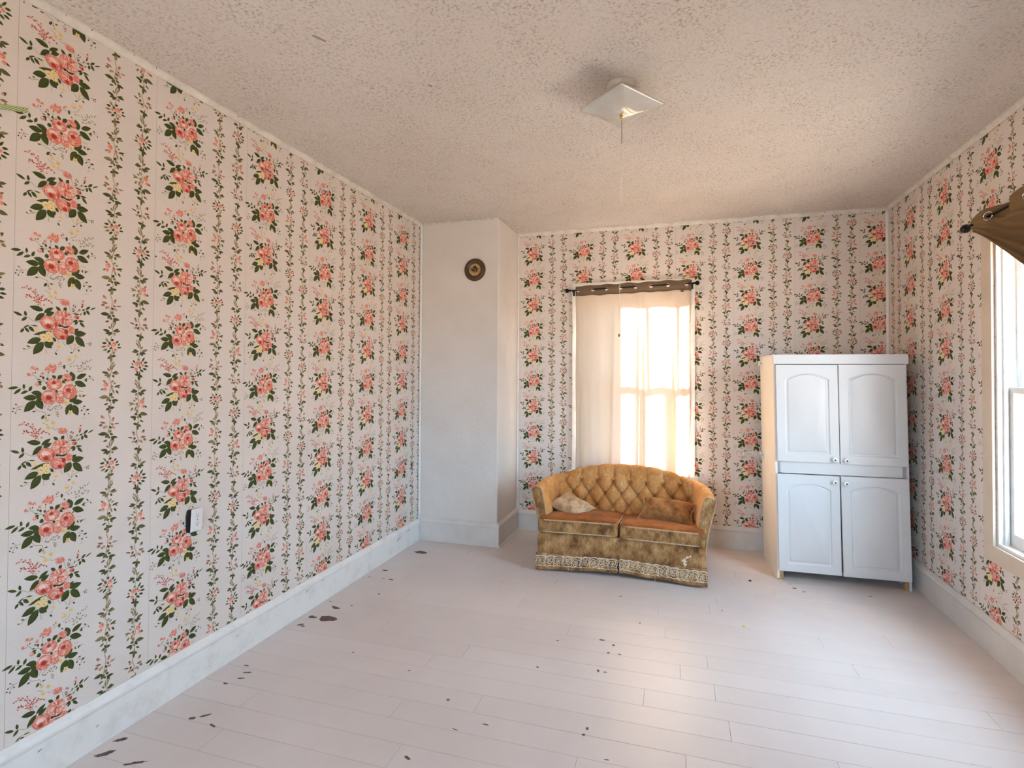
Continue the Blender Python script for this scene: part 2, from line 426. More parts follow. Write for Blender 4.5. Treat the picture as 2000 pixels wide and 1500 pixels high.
    def peony(s, T, cx, cy, rx, ry):
        s.dot(T, cx, cy, rx, ry, CO, 18, 0.06)
        for rad, n, l in ((0.80, 20, 0.20), (0.58, 16, 0.22), (0.34, 11, 0.22)):
            for k in range(n):
                a = 2*math.pi*(k+s.rng.random()*0.6)/n
                x, y = cx+rx*rad*math.cos(a), cy+ry*rad*math.sin(a)
                s.dot(T, x, y, rx*l, ry*0.085, s.rng.choice([PK, PK, WH, CO2, RD2, CO]), 7, 0.1, a+s.rng.uniform(-0.4, 0.4))
        for k in range(60):
            a = s.rng.uniform(0, 6.283); q = math.sqrt(s.rng.random())*0.95
            s.dot(T, cx+rx*q*math.cos(a), cy+ry*q*math.sin(a), rx*0.11, ry*0.04, s.rng.choice([PK, WH, RD2, CO2, CO2]), 6, 0.15, a+s.rng.uniform(-0.6, 0.6))
        s.dot(T, cx-10, cy+10, rx*0.16, ry*0.12, RD2, 8)
    def yflower(s, T, x, y, r, ry=None, c=YE):
        ry = ry or r*0.8
        for k in range(5):
            a = 2*math.pi*k/5+0.4
            s.dot(T, x+r*0.5*math.cos(a), y+ry*0.5*math.sin(a), r*0.5, ry*0.42, s.rng.choice([c, YE2]), 7, 0.15, a)
        s.dot(T, x, y, r*0.22, ry*0.22, ORG, 6)
    def floret(s, T, x, y, r):
        for k in range(5):
            a = 2*math.pi*k/5+s.rng.random()
            s.dot(T, x+r*0.55*math.cos(a), y+r*0.45*math.sin(a), r*0.5, r*0.38, s.rng.choice([CO, CO2, CO, PK]), 6, 0.15, a)
        s.dot(T, x, y, r*0.2, None, RD2, 5)

def bouquet_a(p):
    T = TA; p.motif()
    for q in ([(270, 775), (380, 785), (480, 840), (620, 835)], [(290, 1040), (390, 950), (570, 930)], [(1300, 515), (1470, 420), (1560, 370), (1700, 345)],
              [(1490, 510), (1560, 450)], [(1290, 500), (1240, 330)], [(940, 250), (1000, 265), (1060, 240)], [(1000, 1130), (1010, 1210)], [(1100, 1140), (1160, 1240)],
              [(1240, 1190), (1320, 1290)], [(1350, 1300), (1375, 1200)], [(1340, 1330), (1400, 1250), (1530, 1170)], [(1640, 1090), (1760, 1060)], [(1000, 1350), (945, 1400)],
              [(740, 1370), (755, 1490)], [(700, 600), (730, 690)], [(480, 1400), (330, 1500)], [(680, 560), (610, 430)], [(720, 120), (840, 170)], [(960, 210), (930, 235)]):
        p.stem(T, q, 4)
    for q in ((690, 560, 400, 540, 95), (700, 610, 900, 460, 70), (740, 660, 920, 555, 75), (705, 620, 512, 830, 90), (1060, 500, 950, 425, 60), (1130, 480, 1190, 395, 60),
              (265, 775, 80, 725, 52), (330, 770, 315, 650, 50), (352, 785, 240, 892, 48), (395, 950, 280, 1032, 26), (385, 980, 500, 1072, 66), (310, 1015, 398, 1115, 50),
              (295, 1045, 222, 1152, 44), (450, 940, 575, 935, 24), (870, 985, 475, 1140, 62), (640, 1190, 355, 1352, 110), (690, 1255, 475, 1570, 130), (705, 1250, 870, 1345, 120),
              (900, 1215, 760, 1290, 90), (890, 1110, 955, 1195, 60), (1360, 940, 1645, 875, 105), (1385, 990, 1615, 1170, 135), (1350, 975, 1185, 1205, 125), (1350, 920, 1460, 805, 70),
              (1450, 635, 1600, 620, 36), (1490, 655, 1612, 752, 54), (1445, 640, 1372, 738, 48), (1435, 620, 1330, 685, 34), (1640, 350, 1748, 272, 42), (1645, 370, 1735, 452, 56),
              (1615, 395, 1600, 492, 50), (1555, 395, 1612, 350, 30), (1740, 342, 1888, 262, 24), (1530, 335, 1570, 280, 30), (1340, 500, 1490, 492, 26), (1320, 470, 1385, 400, 26),
              (340, 1410, 420, 1425, 24), (270, 1490, 330, 1490, 20), (1270, 1370, 1335, 1345, 26), (930, 1430, 985, 1475, 34), (1440, 1265, 1495, 1290, 34)):
        p.leaf(T, *q)
    p.leaf(T, 1020, 790, 1060, 850, 60, G2); p.leaf(T, 1060, 830, 1290, 790, 60, G2)
    bl = [(260,165),(300,150),(350,110),(390,165),(430,140),(480,205),(520,150),(530,200),(510,240),(570,255),(350,300),(330,350),(400,290),(430,330),(500,330),(540,300),(520,390),(490,390),
          (560,350),(600,340),(640,360),(640,310),(680,240),(660,270),(700,350),(750,300),(720,320),(800,330),(860,360),(580,410),(620,420),(540,420),(580,460),(700,445),(410,320),(600,300)]
    p.stem(T, [(610, 430), (560, 330), (480, 200), (300, 140)], 3, RD2); p.stem(T, [(600, 400), (480, 330), (340, 320)], 3, RD2); p.stem(T, [(600, 400), (720, 320), (850, 340)], 3, RD2)
    for x, y in bl: p.dot(T, x, y, 24, 15, p.rng.choice([RD2, CO2, RD]), 6, 0.2, p.rng.uniform(-1, 1))
    for x, y, r in ((810, 60, 52), (960, 125, 62), (845, 225, 68), (1010, 1275, 62), (1385, 1170, 46), (1400, 1400, 50), (1250, 1490, 55)): p.yflower(T, x, y, r)
    p.dot(T, 555, 1010, 42, 66, YE2, 9)
    for x, y in ((1720, 1078), (1760, 1055), (1715, 1108), (1755, 1105)): p.dot(T, x, y, 14, None, G1, 6)
    for x, y in ((1480, 390), (1390, 340), (1350, 320), (1515, 480)): p.leaf(T, x-18, y+25, x+18, y-25, 18, G1)
    p.dot(T, 1555, 240, 44, 48, PK, 9); p.dot(T, 1560, 262, 22, 24, RD2, 7); p.dot(T, 1340, 408, 34, 34, (0.6, 0.3, 0.22), 8); p.leaf(T, 1565, 200, 1575, 160, 20)
    p.dot(T, 1420, 560, 62, 46, CO2, 10); p.dot(T, 1450, 570, 26, 34, RD, 7)
    p.rose(T, 1150, 295, 108, 72, None, None, CO, 6)
    p.rose(T, 1290, 870, 92, 84, None, None, CO, 6)
    p.rose(T, 1055, 1000, 172, 132, (1095, 1065, 50), None, RD2); p.dot(T, 1010, 980, 95, 75, CO, 12); p.dot(T, 1030, 990, 60, 40, PK, 9); p.dot(T, 1020, 1000, 45, 22, CO, 9); p.dot(T, 1180, 930, 48, 55, RD, 9)
    p.peony(T, 1125, 645, 212, 170)
    p.rose(T, 810, 820, 200, 155, (795, 888, 58), (775, 790, 62)); p.dot(T, 950, 830, 30, 60, RD2, 8)
    for x, y, rx, ry in ((690, 1145, 90, 78), (800, 1060, 78, 62), (800, 1170, 96, 60)):
        p.dot(T, x, y, rx, ry, YE, 12)
        for k in range(7):
            a = k*0.9; p.dot(T, x+rx*0.55*math.cos(a), y+ry*0.55*math.sin(a), rx*0.33, ry*0.26, YE2 if k % 2 else (0.88, 0.75, 0.46), 7, 0.1, a)
        p.dot(T, x, y, rx*0.25, ry*0.2, ORG, 7)
def bouquet_b(p):
    T = TB; p.motif()
    for q in ([(250, 745), (450, 840)], [(1060, 300), (1150, 285)], [(500, 480), (560, 480), (620, 560), (760, 610), (830, 650)], [(1270, 260), (1400, 200), (1425, 130)], [(800, 1110), (755, 1205)],
              [(985, 1060), (830, 1180)], [(340, 1150), (260, 1170), (140, 1200)], [(240, 1180), (180, 1290)], [(260, 1165), (190, 1110)], [(550, 1170), (610, 1250), (780, 1290), (800, 1400)],
              [(1570, 1170), (1700, 1220), (1690, 1300)], [(1640, 580), (1740, 560), (1870, 530)], [(1530, 820), (1625, 830)], [(1540, 890), (1640, 910), (1700, 910)], [(1620, 1415), (1670, 1390)],
              [(690, 480), (760, 600)], [(840, 420), (830, 560)], [(1260, 380), (1290, 440)]):
        p.stem(T, q, 4)
    for q in ((240, 735, 30, 770, 52), (290, 770, 148, 888, 52), (350, 775, 345, 662, 46), (425, 815, 282, 878, 48), (450, 828, 505, 708, 52), (710, 880, 488, 850, 90), (612, 960, 328, 970, 105),
              (580, 1030, 348, 1275, 135), (605, 995, 725, 1218, 130), (590, 890, 740, 1010, 110), (1010, 545, 925, 480, 56), (1045, 560, 1148, 472, 72), (830, 585, 820, 528, 46), (805, 740, 708, 770, 74),
              (755, 555, 718, 500, 44), (1405, 605, 1335, 395, 120), (1470, 545, 1708, 448, 84), (1425, 620, 1702, 715, 108), (1145, 590, 1215, 645, 60), (1310, 1060, 1492, 905, 100), (1375, 1060, 1618, 1050, 95),
              (1360, 1095, 1225, 1335, 125), (1390, 1120, 1502, 1350, 130), (1190, 248, 1190, 348, 44), (620, 620, 710, 625, 44), (670, 640, 680, 700, 34), (510, 1270, 592, 1260, 26), (762, 1345, 698, 1432, 46),
              (820, 1345, 898, 1340, 24), (770, 1405, 815, 1415, 22), (1620, 1150, 1692, 1150, 22), (1700, 1232, 1778, 1215, 34), (1612, 1220, 1572, 1262, 26), (1720, 540, 1658, 612, 32), (1690, 600, 1725, 612, 26),
              (1758, 480, 1808, 525, 26), (1850, 560, 1878, 595, 20), (1535, 905, 1572, 955, 28), (1652, 910, 1608, 955, 30), (1640, 915, 1692, 912, 16), (1660, 1300, 1655, 1350, 28), (1430, 690, 1460, 715, 30),
              (780, 640, 820, 650, 30), (990, 830, 1050, 820, 55), (1060, 235, 1085, 250, 26), (520, 420, 530, 450, 20), (575, 400, 570, 450, 18), (830, 400, 860, 420, 24), (660, 490, 700, 510, 24), (610, 565, 680, 570, 20)):
        p.leaf(T, *q)
    for x, y in ((190, 1110), (150, 1200), (265, 1220), (130, 1265), (185, 1300), (1760, 1310), (1250, 385)): p.dot(T, x, y, 20, 15, G1, 6)
    rg = random.Random(3)
    for cx, cy in ((1330, 285), (1390, 285), (1460, 265), (1480, 290), (1600, 200), (1610, 235), (1650, 225), (1680, 180), (1720, 175), (1800, 140), (1770, 175), (1580, 285), (1560, 270), (1700, 290), (1740, 285), (1500, 345), (1540, 335), (1490, 400),
                   (1510, 385), (1650, 350), (1680, 345), (1780, 345), (1800, 320), (1620, 320), (1575, 385), (850, 1240), (830, 1215), (880, 1225), (920, 1195), (960, 1170), (1000, 1150), (1080, 1140), (1120, 1170), (1110, 1195), (1030, 1220), (1010, 1280), (1050, 1310), (1020, 1330), (1050, 1375), (1040, 1160), (985, 1215)):
        for _ in range(2):
            a = rg.uniform(-0.9, 0.9); l = rg.uniform(24, 40)
            p.leaf(T, cx+rg.uniform(-14, 14), cy+rg.uniform(-12, 12), cx+l*math.cos(a), cy-l*math.sin(a), 15, OL)
    for x, y, r in ((1300, 135, 62), (1460, 70, 50), (1460, 860, 58), (1235, 1060, 78), (1330, 1285, 62)): p.yflower(T, x, y, r)
    p.dot(T, 1725, 910, 25, 30, YE2, 7)
    for x, y, r in ((515, 330, 58), (605, 350, 42), (450, 460, 50), (725, 440, 46), (1105, 215, 36), (840, 330, 58), (900, 280, 58), (960, 350, 60), (990, 285, 48), (880, 370, 52), (940, 310, 50), (795, 355, 36), (950, 395, 42)): p.floret(T, x, y, r)
    p.dot(T, 612, 668, 46, 44, CO, 9); p.dot(T, 600, 660, 24, 26, PK, 7)
    p.rose(T, 1255, 530, 112, 86, None, None, CO, 7); p.leaf(T, 1180, 570, 1260, 590, 30, G2)
    p.dot(T, 1185, 700, 48, 52, WH, 9); p.dot(T, 1095, 775, 62, 54, WH, 9); p.dot(T, 1290, 655, 60, 40, PK, 9)
    p.rose(T, 1105, 1035, 92, 56, None, None, CO, 6)
    p.rose(T, 1100, 930, 80, 128, None, (1110, 910, 34), CO, 6)
    p.rose(T, 1310, 835, 156, 170, (1280, 800, 50), None)
    p.rose(T, 975, 672, 172, 132, (960, 640, 40), (975, 715, 48))
    p.rose(T, 862, 955, 172, 155, (852, 965, 62), (835, 895, 62))
GV = (0.075, 0.082, 0.022); GV2 = (0.12, 0.115, 0.04)
def vine(p, cx, ys, flip, mid):
    """one garland column; ys: motif heights; mid: axis as function of y"""
    T = TV; f = flip; p.motif()
    L = lambda x0, y0, x1, y1, w, c=None: p.leaf(T, x0, y0, x0+(x1-x0)*1.12, y0+(y1-y0)*1.12, w*0.98, c or p.rng.choice([GV, GV, GV2, OL]))
    yy = [ys[0][1]-40+k*36 for k in range(int((ys[-1][1]-ys[0][1]+150)/36))]
    pts = [(mid(y)+11*math.sin(y*0.031), y) for y in yy]
    p.stem(T, pts, 2.2, (0.26, 0.20, 0.10)); p.stem(T, [(x+9*math.cos(y*0.05), y) for x, y in pts], 1.6, OL)
    for kind, y in ys:
        x = mid(y)
        if kind == 'rose':
            for dx, dy, ex, ey, w in ((-30, -40, -60, -85, 18), (-50, -30, -95, -32, 22), (-55, 5, -105, 12, 18), (-40, 35, -85, 50, 20), (-10, 45, -45, 75, 20), (30, 60, 20, 95, 20), (60, 20, 105, 20, 16), (50, -30, 75, -55, 18), (0, -55, 20, -75, 22), (70, 0, 90, -25, 16), (-15, -10, -25, -45, 18), (10, 20, -20, 30, 20)):
                L(x+f*dx, y+dy, x+f*ex, y+ey, w, p.rng.choice([G1, G1, G2, OL]))
            for dx, dy, r in ((28, -18, 28), (-36, 0, 17), (40, 44, 20)):
                p.dot(T, x+f*dx, y+dy, r, r*1.05, CO, 9); p.dot(T, x+f*dx+3, y+dy-2, r*0.6, r*0.55, CO2, 7); p.dot(T, x+f*dx-5, y+dy+5, r*0.3, r*0.3, PK, 6)
        elif kind == 'rose2':
            for dx, dy, ex, ey, w in ((-50, -40, -75, -60, 18), (10, -40, 35, -60, 18), (30, -20, 60, -35, 16), (-60, 30, -100, 45, 18), (40, 15, 105, -5, 18), (70, 10, 100, 25, 14), (60, 50, 85, 85, 18), (20, 30, 40, 85, 16), (0, 0, 30, 15, 22)):
                L(x+f*dx, y+dy, x+f*ex, y+ey, w, p.rng.choice([G1, OL, OL]))
            for dx, dy, r in ((-45, -15, 28), (-58, 38, 20), (15, 35, 17)):
                p.dot(T, x+f*dx, y+dy, r, r, CO, 9); p.dot(T, x+f*dx+3, y+dy-2, r*0.6, r*0.5, CO2, 7); p.dot(T, x+f*dx-5, y+dy+5, r*0.3, r*0.3, PK, 6)
        elif kind == 'bud':
            for dx, dy, ex, ey, w in ((-60, -60, -85, -95, 22), (-40, -10, -95, -20, 20), (-70, 5, -105, 20, 26), (-40, 20, -60, 50, 20), (30, -40, 50, -75, 20), (50, 0, 105, -10, 12), (20, 30, 60, 45, 18), (20, -10, 40, 15, 20), (0, 20, 20, 50, 18)):
                L(x+f*dx, y+dy, x+f*ex, y+ey, w, p.rng.choice([G1, OL, (0.30, 0.16, 0.09)]))
            for dx, dy, r in ((35, -42, 17), (-35, 30, 17), (48, 40, 15), (-62, -72, 13)):
                p.dot(T, x+f*dx, y+dy, r, r, (0.68, 0.32, 0.24), 8); p.dot(T, x+f*dx+3, y+dy-3, r*0.5, r*0.5, CO2, 6)
        elif kind == 'spray':
            for dx, dy, ex, ey, w in ((-22, 5, -88, -12, 24), (-15, 15, -65, 30, 22), (0, 12, -35, 50, 26), (12, 0, 85, 6, 28), (25, 0, 70, -18, 18), (20, 20, 35, 50, 20)):
                L(x+f*dx, y+dy, x+f*ex, y+ey, w)
            for dx, dy, ex, ey, w in ((-10, -20, -35, -50, 16), (0, -30, -5, -75, 14), (15, -30, 25, -85, 12), (25, -60, 45, -100, 12), (-5, -45, 5, -100, 10), (15, -80, 20, -125, 9), (30, -100, 38, -130, 9)):
                L(x+f*dx, y+dy, x+f*ex, y+ey, w, p.rng.choice([OL, (0.22, 0.15, 0.08)]))
        elif kind == 'leaf':
            for ex, ey, w in ((-38, 22, 24), (48, -8, 24), (0, 58, 26), (-10, -30, 18)): L(x, y, x+f*ex, y+ey, w)
        elif kind == 'big':
            for dx, dy, ex, ey, w in ((-20, 0, -105, 12, 34), (-10, 5, -35, 50, 28), (0, -5, 20, -38, 26), (5, 5, 40, 12, 24), (15, 45, 85, 42, 26), (30, 50, 45, 80, 22), (10, 35, -10, 55, 18), (-20, 75, -60, 95, 16)): L(x+f*dx, y+dy, x+f*ex, y+ey, w)
P0 = Print()
bouquet_a(P0); bouquet_b(P0)
vine(P0, 0, [('spray', 35), ('rose', 205), ('leaf', 325), ('spray', 510), ('rose2', 655), ('big', 775), ('leaf', 905), ('bud', 1085), ('big', 1190)], 1, lambda y: 214-0.025*y)
vine(P0, 0, [('leaf', 95), ('spray', 265), ('rose', 425), ('leaf', 535), ('spray', 715), ('rose2', 850), ('big', 965), ('leaf', 1090), ('bud', 1245)], -1, lambda y: 538-0.033*y)
POLYS = P0.p

def clip(pts, x0, x1, y0, y1):
    for ax, lim, sg in ((0, x0, 1), (0, x1, -1), (1, y0, 1), (1, y1, -1)):
        out = []
        for i, q in enumerate(pts):
            pr = pts[i-1]; a = (pr[ax]-lim)*sg; b_ = (q[ax]-lim)*sg
            if (a >= 0) != (b_ >= 0):
                t = a/(a-b_); out.append((pr[0]+(q[0]-pr[0])*t, pr[1]+(q[1]-pr[1])*t))
            if b_ >= 0: out.append(q)
        pts = out
        if len(pts) < 3: return None
    return pts
def strip_mesh(name, odd, rects):
    """rects: list of (s0, s1, z0, z1) pieces of paper in this strip"""
    V = []; FC = []; CL = []
    for (s0, s1, z0, z1) in rects:
        # sheet with a little thickness
        n = len(V); t = 0.0006
        V += [(s0, z0, 0), (s1, z0, 0), (s1, z1, 0), (s0, z1, 0), (s0, z0, t), (s1, z0, t), (s1, z1, t), (s0, z1, t)]
        fs = [(4, 5, 6, 7), (0, 1, 5, 4), (1, 2, 6, 5), (2, 3, 7, 6), (3, 0, 4, 7)]
        FC += [tuple(n+i for i in f) for f in fs]; CL += [PAPER]*5
        lo, hi = (s0 - 0.02 if s0 < 0.01 else s0), s1
        shift = REP/2 if odd else 0.0
        for k in range(-5, 7):
            for (pts, col, j) in POLYS:
                dz = k*REP + shift
                zs = [q[1]+dz for q in pts]
                if max(zs) < z0 or min(zs) > z1: continue
                pp = [(q[0], q[1]+dz) for q in pts]
                xs = [q[0] for q in pts]
                if min(zs) < z0 or max(zs) > z1 or min(xs) < lo or max(xs) > hi:
                    pp = clip(pp, lo, hi, z0, z1)
                    if not pp: continue
                n = len(V); h = t + 0.00006 + j*0.0000013
                V += [(q[0], q[1], h) for q in pp]
                a = sum(pp[i-1][0]*pp[i][1]-pp[i][0]*pp[i-1][1] for i in range(len(pp)))
                idx = list(range(n, n+len(pp)))
                FC.append(tuple(idx if a > 0 else idx[::-1])); CL.append(col)
    me = bpy.data.meshes.new(name)
    me.from_pydata(V, [], FC)
    at = me.color_attributes.new('print', 'FLOAT_COLOR', 'CORNER')
    arr = np.ones((len(me.loops), 4), dtype=np.float32); i = 0
    cnt = np.array([len(f) for f in FC]); arr[:, :3] = np.repeat(np.array(CL, dtype=np.float32), cnt, axis=0)
    at.data.foreach_set('color', arr.ravel())
    me.materials.append(M['paper'])
    return me
def place_strip(me, wall, org, ax):
    """ax: direction of the strip's width seen from the room"""
    o = bpy.data.objects.new('wallpaper_strip', me); COL.objects.link(o)
    x = Vector(ax); y = Vector((0, 0, 1)); z = x.cross(y)
    mt = Matrix((x, y, z)).transposed().to_4x4(); mt.translation = Vector(org)
    o.matrix_world = mt; o.parent = wall
    return o

# ------------------------------------------------------------------ room shell
TH = 0.20
WB = dict(x0=1.50, x1=2.47, z0=0.64, z1=2.41)     # back window opening
FILL_WIN = [dict(x0=0.45, x1=1.75, z0=0.634, z1=2.41)]   # unseen window added behind the viewer for fill light
WR = dict(y0=-2.46, y1=-1.49, z0=0.634, z1=2.41)  # right window opening
def wall(name, boxes, mat):
    mb = MB()
    for a, b_ in boxes: mb.box(a, b_)
    return tag(mb.build(name, mat), kind='structure')
wl = wall('wall_left', [((-TH, YF-TH, 0), (0, TH, H))], M['wallbase'])
wb = wall('wall_back', [((0, 0, 0), (WB['x0'], TH, H)), ((WB['x1'], 0, 0), (W+TH, TH, H)), ((WB['x0'], 0, 0), (WB['x1'], TH, WB['z0'])), ((WB['x0'], 0, WB['z1']), (WB['x1'], TH, H))], M['wallbase'])
wr = wall('wall_right', [((W, WR['y1'], 0), (W+TH, 0, H)), ((W, YF-TH, 0), (W+TH, WR['y0'], H)),
                         ((W, WR['y0'], 0), (W+TH, WR['y1'], WR['z0'])), ((W, WR['y0'], WR['z1']), (W+TH, WR['y1'], H))], M['wallbase'])
wf = wall('wall_front', [((0, YF-TH, 0), (0.45, YF, H)), ((1.75, YF-TH, 0), (W, YF, H))]
          + [q for o_ in FILL_WIN for q in (((o_['x0'], YF-TH, 0), (o_['x1'], YF, o_['z0'])), ((o_['x0'], YF-TH, o_['z1']), (o_['x1'], YF, H)))], M['wallbase'])
# plastered chimney breast, its arris softened
mb = MB(); mb.box((0.0005, -CD, 0), (CW, -0.0005, H))
ch = mb.build('wall_chimney', M['plaster']); tag(ch, 'grey-white plastered chimney breast in the far left corner', kind='structure'); bevel(ch, 0.012, 3)
mb = MB(); mb.box((-TH, YF-TH, H), (W+TH, TH, H+0.12))
ceil = tag(mb.build('ceiling', M['ceiling']), kind='structure')
mb = MB(); mb.box((-TH, YF-TH, -0.14), (W+TH, TH, -0.021))
floor = tag(mb.build('floor', M['subfloor']), kind='structure')

# floorboards, painted, each board a piece of the floor
rg = random.Random(11)
y = -2.315 - 43*0.1335; row = 0
while y < 0:
    y1 = min(y+0.1335, -0.001); x = 0.001; yy0 = max(y, YF)
    if y1 > YF:
        first = True
        while x < W-0.01:
            ln = rg.uniform(0.35, 1.6) if first else rg.uniform(1.0, 2.3)
            first = False
            x1 = min(x+ln, W-0.001)
            if W - x1 < 0.3: x1 = W-0.001
            zt = rg.uniform(-0.0004, 0.0)
            mb = MB(); g = 0.0006; cz = zt-0.0007
            xa, xb, ya, yb = x+g, x1-g, yy0+g, y1-g; e = 0.0008
            mb.add([(xa, ya, -0.0205), (xb, ya, -0.0205), (xb, yb, -0.0205), (xa, yb, -0.0205), (xa, ya, cz), (xb, ya, cz), (xb, yb, cz), (xa, yb, cz),
                    (xa+e, ya+e, zt), (xb-e, ya+e, zt), (xb-e, yb-e, zt), (xa+e, yb-e, zt)],
                   [(0, 3, 2, 1), (0, 1, 5, 4), (1, 2, 6, 5), (2, 3, 7, 6), (3, 0, 4, 7), (4, 5, 9, 8), (5, 6, 10, 9), (6, 7, 11, 10), (7, 4, 8, 11), (8, 9, 10, 11)])
            mb.build('floorboard', M['floor'], floor)
            x = x1
    y += 0.1335
# bare spots where the paint has flaked off the boards
def blot(name, cx, cy, lx, ly, mat, parent, seed, z=0.0006, rot=0.0):
    r = random.Random(seed); n = 14; v = []; base_r = [r.uniform(0.55, 1.0) for _ in range(n)]
    for k in range(n):
        a = 2*math.pi*k/n; q = base_r[k]
        px, py = lx*q*math.cos(a), ly*q*math.sin(a)
        v.append((cx+px*math.cos(rot)-py*math.sin(rot), cy+px*math.sin(rot)+py*math.cos(rot)))
    mb = MB(); mb.add([(p[0], p[1], z-0.0004) for p in v]+[(p[0], p[1], z) for p in v], [tuple(range(n, 2*n))]+[(i, (i+1) % n, n+(i+1) % n, n+i) for i in range(n)])
    return mb.build(name, mat, parent)
spots = [(0.214,-2.136,.075,.045,0),(0.164,-1.995,.05,.018,-.3),(0.104,-2.146,.035,.02,0),(0.102,-2.25,.03,.012,.6),(0.132,-2.262,.02,.012,0),(0.203,-0.894,.075,.035,-.2),(0.125,-1.337,.03,.015,0),(0.269,-1.483,.03,.012,0),
         (0.204,-1.482,.016,.006,0),(0.084,-1.486,.02,.006,0),(0.326,-1.728,.012,.01,0),(0.069,-1.927,.012,.006,0),(0.252,-1.939,.012,.008,0),(0.073,-3.292,.035,.014,.5),(0.098,-3.367,.045,.016,.7),(0.271,-3.37,.05,.009,.5),
         (0.246,-3.103,.022,.012,.4),(0.287,-3.073,.032,.009,.7),(0.379,-3.114,.028,.007,-.2),(0.207,-2.80,.025,.008,.3),(0.168,-2.856,.015,.008,0),(0.20,-2.75,.03,.008,.3),(0.14,-2.70,.02,.007,0),(1.977,-1.91,.022,.009,0),(2.052,-1.948,.012,.01,0),
         (2.034,-2.037,.01,.01,0),(2.098,-2.035,.013,.006,0),(2.004,-2.225,.008,.014,.5),(2.043,-2.228,.014,.006,0),(2.024,-2.674,.008,.013,0),(2.016,-2.716,.011,.008,0),(2.134,-2.832,.015,.004,0),(3.269,-0.792,.024,.012,0),
         (3.321,-0.841,.016,.008,0),(3.769,-0.793,.02,.006,0),(2.022,-1.289,.010,.007,0),(1.329,-3.046,.022,.007,-.4),(1.33,-2.663,.012,.008,0),(1.57,-2.774,.02,.004,0),(2.185,-1.64,.008,.008,0),(1.722,-1.988,.009,.006,0),(1.68,-2.282,.01,.007,0),
         (3.25,-0.72,.02,.004,0),(2.71,-1.319,.008,.007,0),(1.02,-2.5,.012,.004,0),(1.45,-2.84,.02,.004,-.2),(0.62,-2.43,.01,.006,0)]
for k, (x, y, a, b_, r) in enumerate(spots): blot('bare_patch', x, y, a, b_, M['barewood'], floor, k, rot=r)

# wallpaper strips
ZT = H - 0.004; g = 0.0005
full = [strip_mesh('wallpaper_full_even', False, [(g, STRIP-g, 0.15, ZT)]), strip_mesh('wallpaper_full_odd', True, [(g, STRIP-g, 0.15, ZT)])]
yL = -1.0462
for k in range(-9, 5):
    y0 = yL-(5-k)*STRIP; lo, hi = g, STRIP-g
    if y0 < YF: lo = YF-y0+0.001
    if lo >= hi: continue
    me = full[k % 2] if lo == g else strip_mesh('wallpaper_cut', k % 2 == 1, [(lo, hi, 0.15, ZT)])
    place_strip(me, wl, (0.0001, y0, 0), (0, 1, 0))
place_strip(strip_mesh('wallpaper_cut', True, [(g, -CD-yL-0.001, 0.15, ZT)]), wl, (0.0001, yL, 0), (0, 1, 0))
# a sliver of the next strip behind the camera
xB = 1.3597
for k in range(-2, 6):
    x0 = xB + k*STRIP; lo, hi = g, STRIP-g
    if x0 < CW: lo = CW+0.001-x0
    if x0+STRIP > W: hi = W-0.001-x0
    a, c = WB['x0']-x0, WB['x1']-x0
    rects = []
    if c <= lo or a >= hi: rects = [(lo, hi, 0.15, ZT)]
    else:
        if a > lo: rects.append((lo, a, 0.15, ZT))
        l2, h2 = max(lo, a), min(hi, c)
        rects += [(l2, h2, 0.15, WB['z0']), (l2, h2, WB['z1'], ZT)]
        if c < hi: rects.append((c, hi, 0.15, ZT))
    odd = (k+1) % 2 == 1
    me = full[1 if odd else 0] if rects == [(g, STRIP-g, 0.15, ZT)] else strip_mesh('wallpaper_cut', odd, rects)
    place_strip(me, wb, (x0, -0.0001, 0), (1, 0, 0))
yR = -0.2792
place_strip(strip_mesh('wallpaper_cut', False, [(STRIP+yR+0.001, STRIP-g, 0.15, ZT)]), wr, (W-0.0001, yR+STRIP, 0), (0, -1, 0))
k = 0
while yR - k*STRIP > YF:
    y0 = yR-k*STRIP; lo, hi = g, STRIP-g
    if y0-STRIP < YF: hi = y0-YF-0.001
    cuts = []
    for o_ in (WR,):
        a, c = y0-o_['y1'], y0-o_['y0']
        if c > lo and a < hi: cuts.append((max(a, lo), min(c, hi), o_))
    odd = (k+1) % 2 == 1
    if not cuts:
        rects = [(lo, hi, 0.15, ZT)]
    else:
        rects = []; cur = lo
        for a, c, o_ in cuts:
            if a > cur+1e-4: rects.append((cur, a, 0.15, ZT))
            rects += [(a, c, 0.15, o_['z0']), (a, c, o_['z1'], ZT)]; cur = c
        if cur < hi-1e-4: rects.append((cur, hi, 0.15, ZT))
    if not cuts and hi == STRIP-g: me = full[1 if odd else 0]
    else: me = strip_mesh('wallpaper_cut', odd, rects)
    place_strip(me, wr, (W-0.0001, y0, 0), (0, -1, 0))
    k += 1
x0 = W
k = 0
while x0 - k*STRIP > 0:
    xs = x0-k*STRIP; lo, hi = g, min(STRIP-g, xs-0.001)
    rects = []; cur_ = lo
    for o_ in FILL_WIN[::-1]:
        a, c = xs-o_['x1'], xs-o_['x0']
        if c > lo and a < hi:
            if a > cur_+1e-4: rects.append((cur_, a, 0.15, ZT))
            rects += [(max(lo, a), min(hi, c), 0.15, o_['z0']), (max(lo, a), min(hi, c), o_['z1'], ZT)]; cur_ = c
    if cur_ < hi-1e-4: rects.append((cur_, hi, 0.15, ZT))
    me = full[k % 2] if rects == [(g, STRIP-g, 0.15, ZT)] else strip_mesh('wallpaper_cut', k % 2 == 1, rects)
    place_strip(me, wf, (xs, YF+0.0001, 0), (-1, 0, 0))
    k += 1
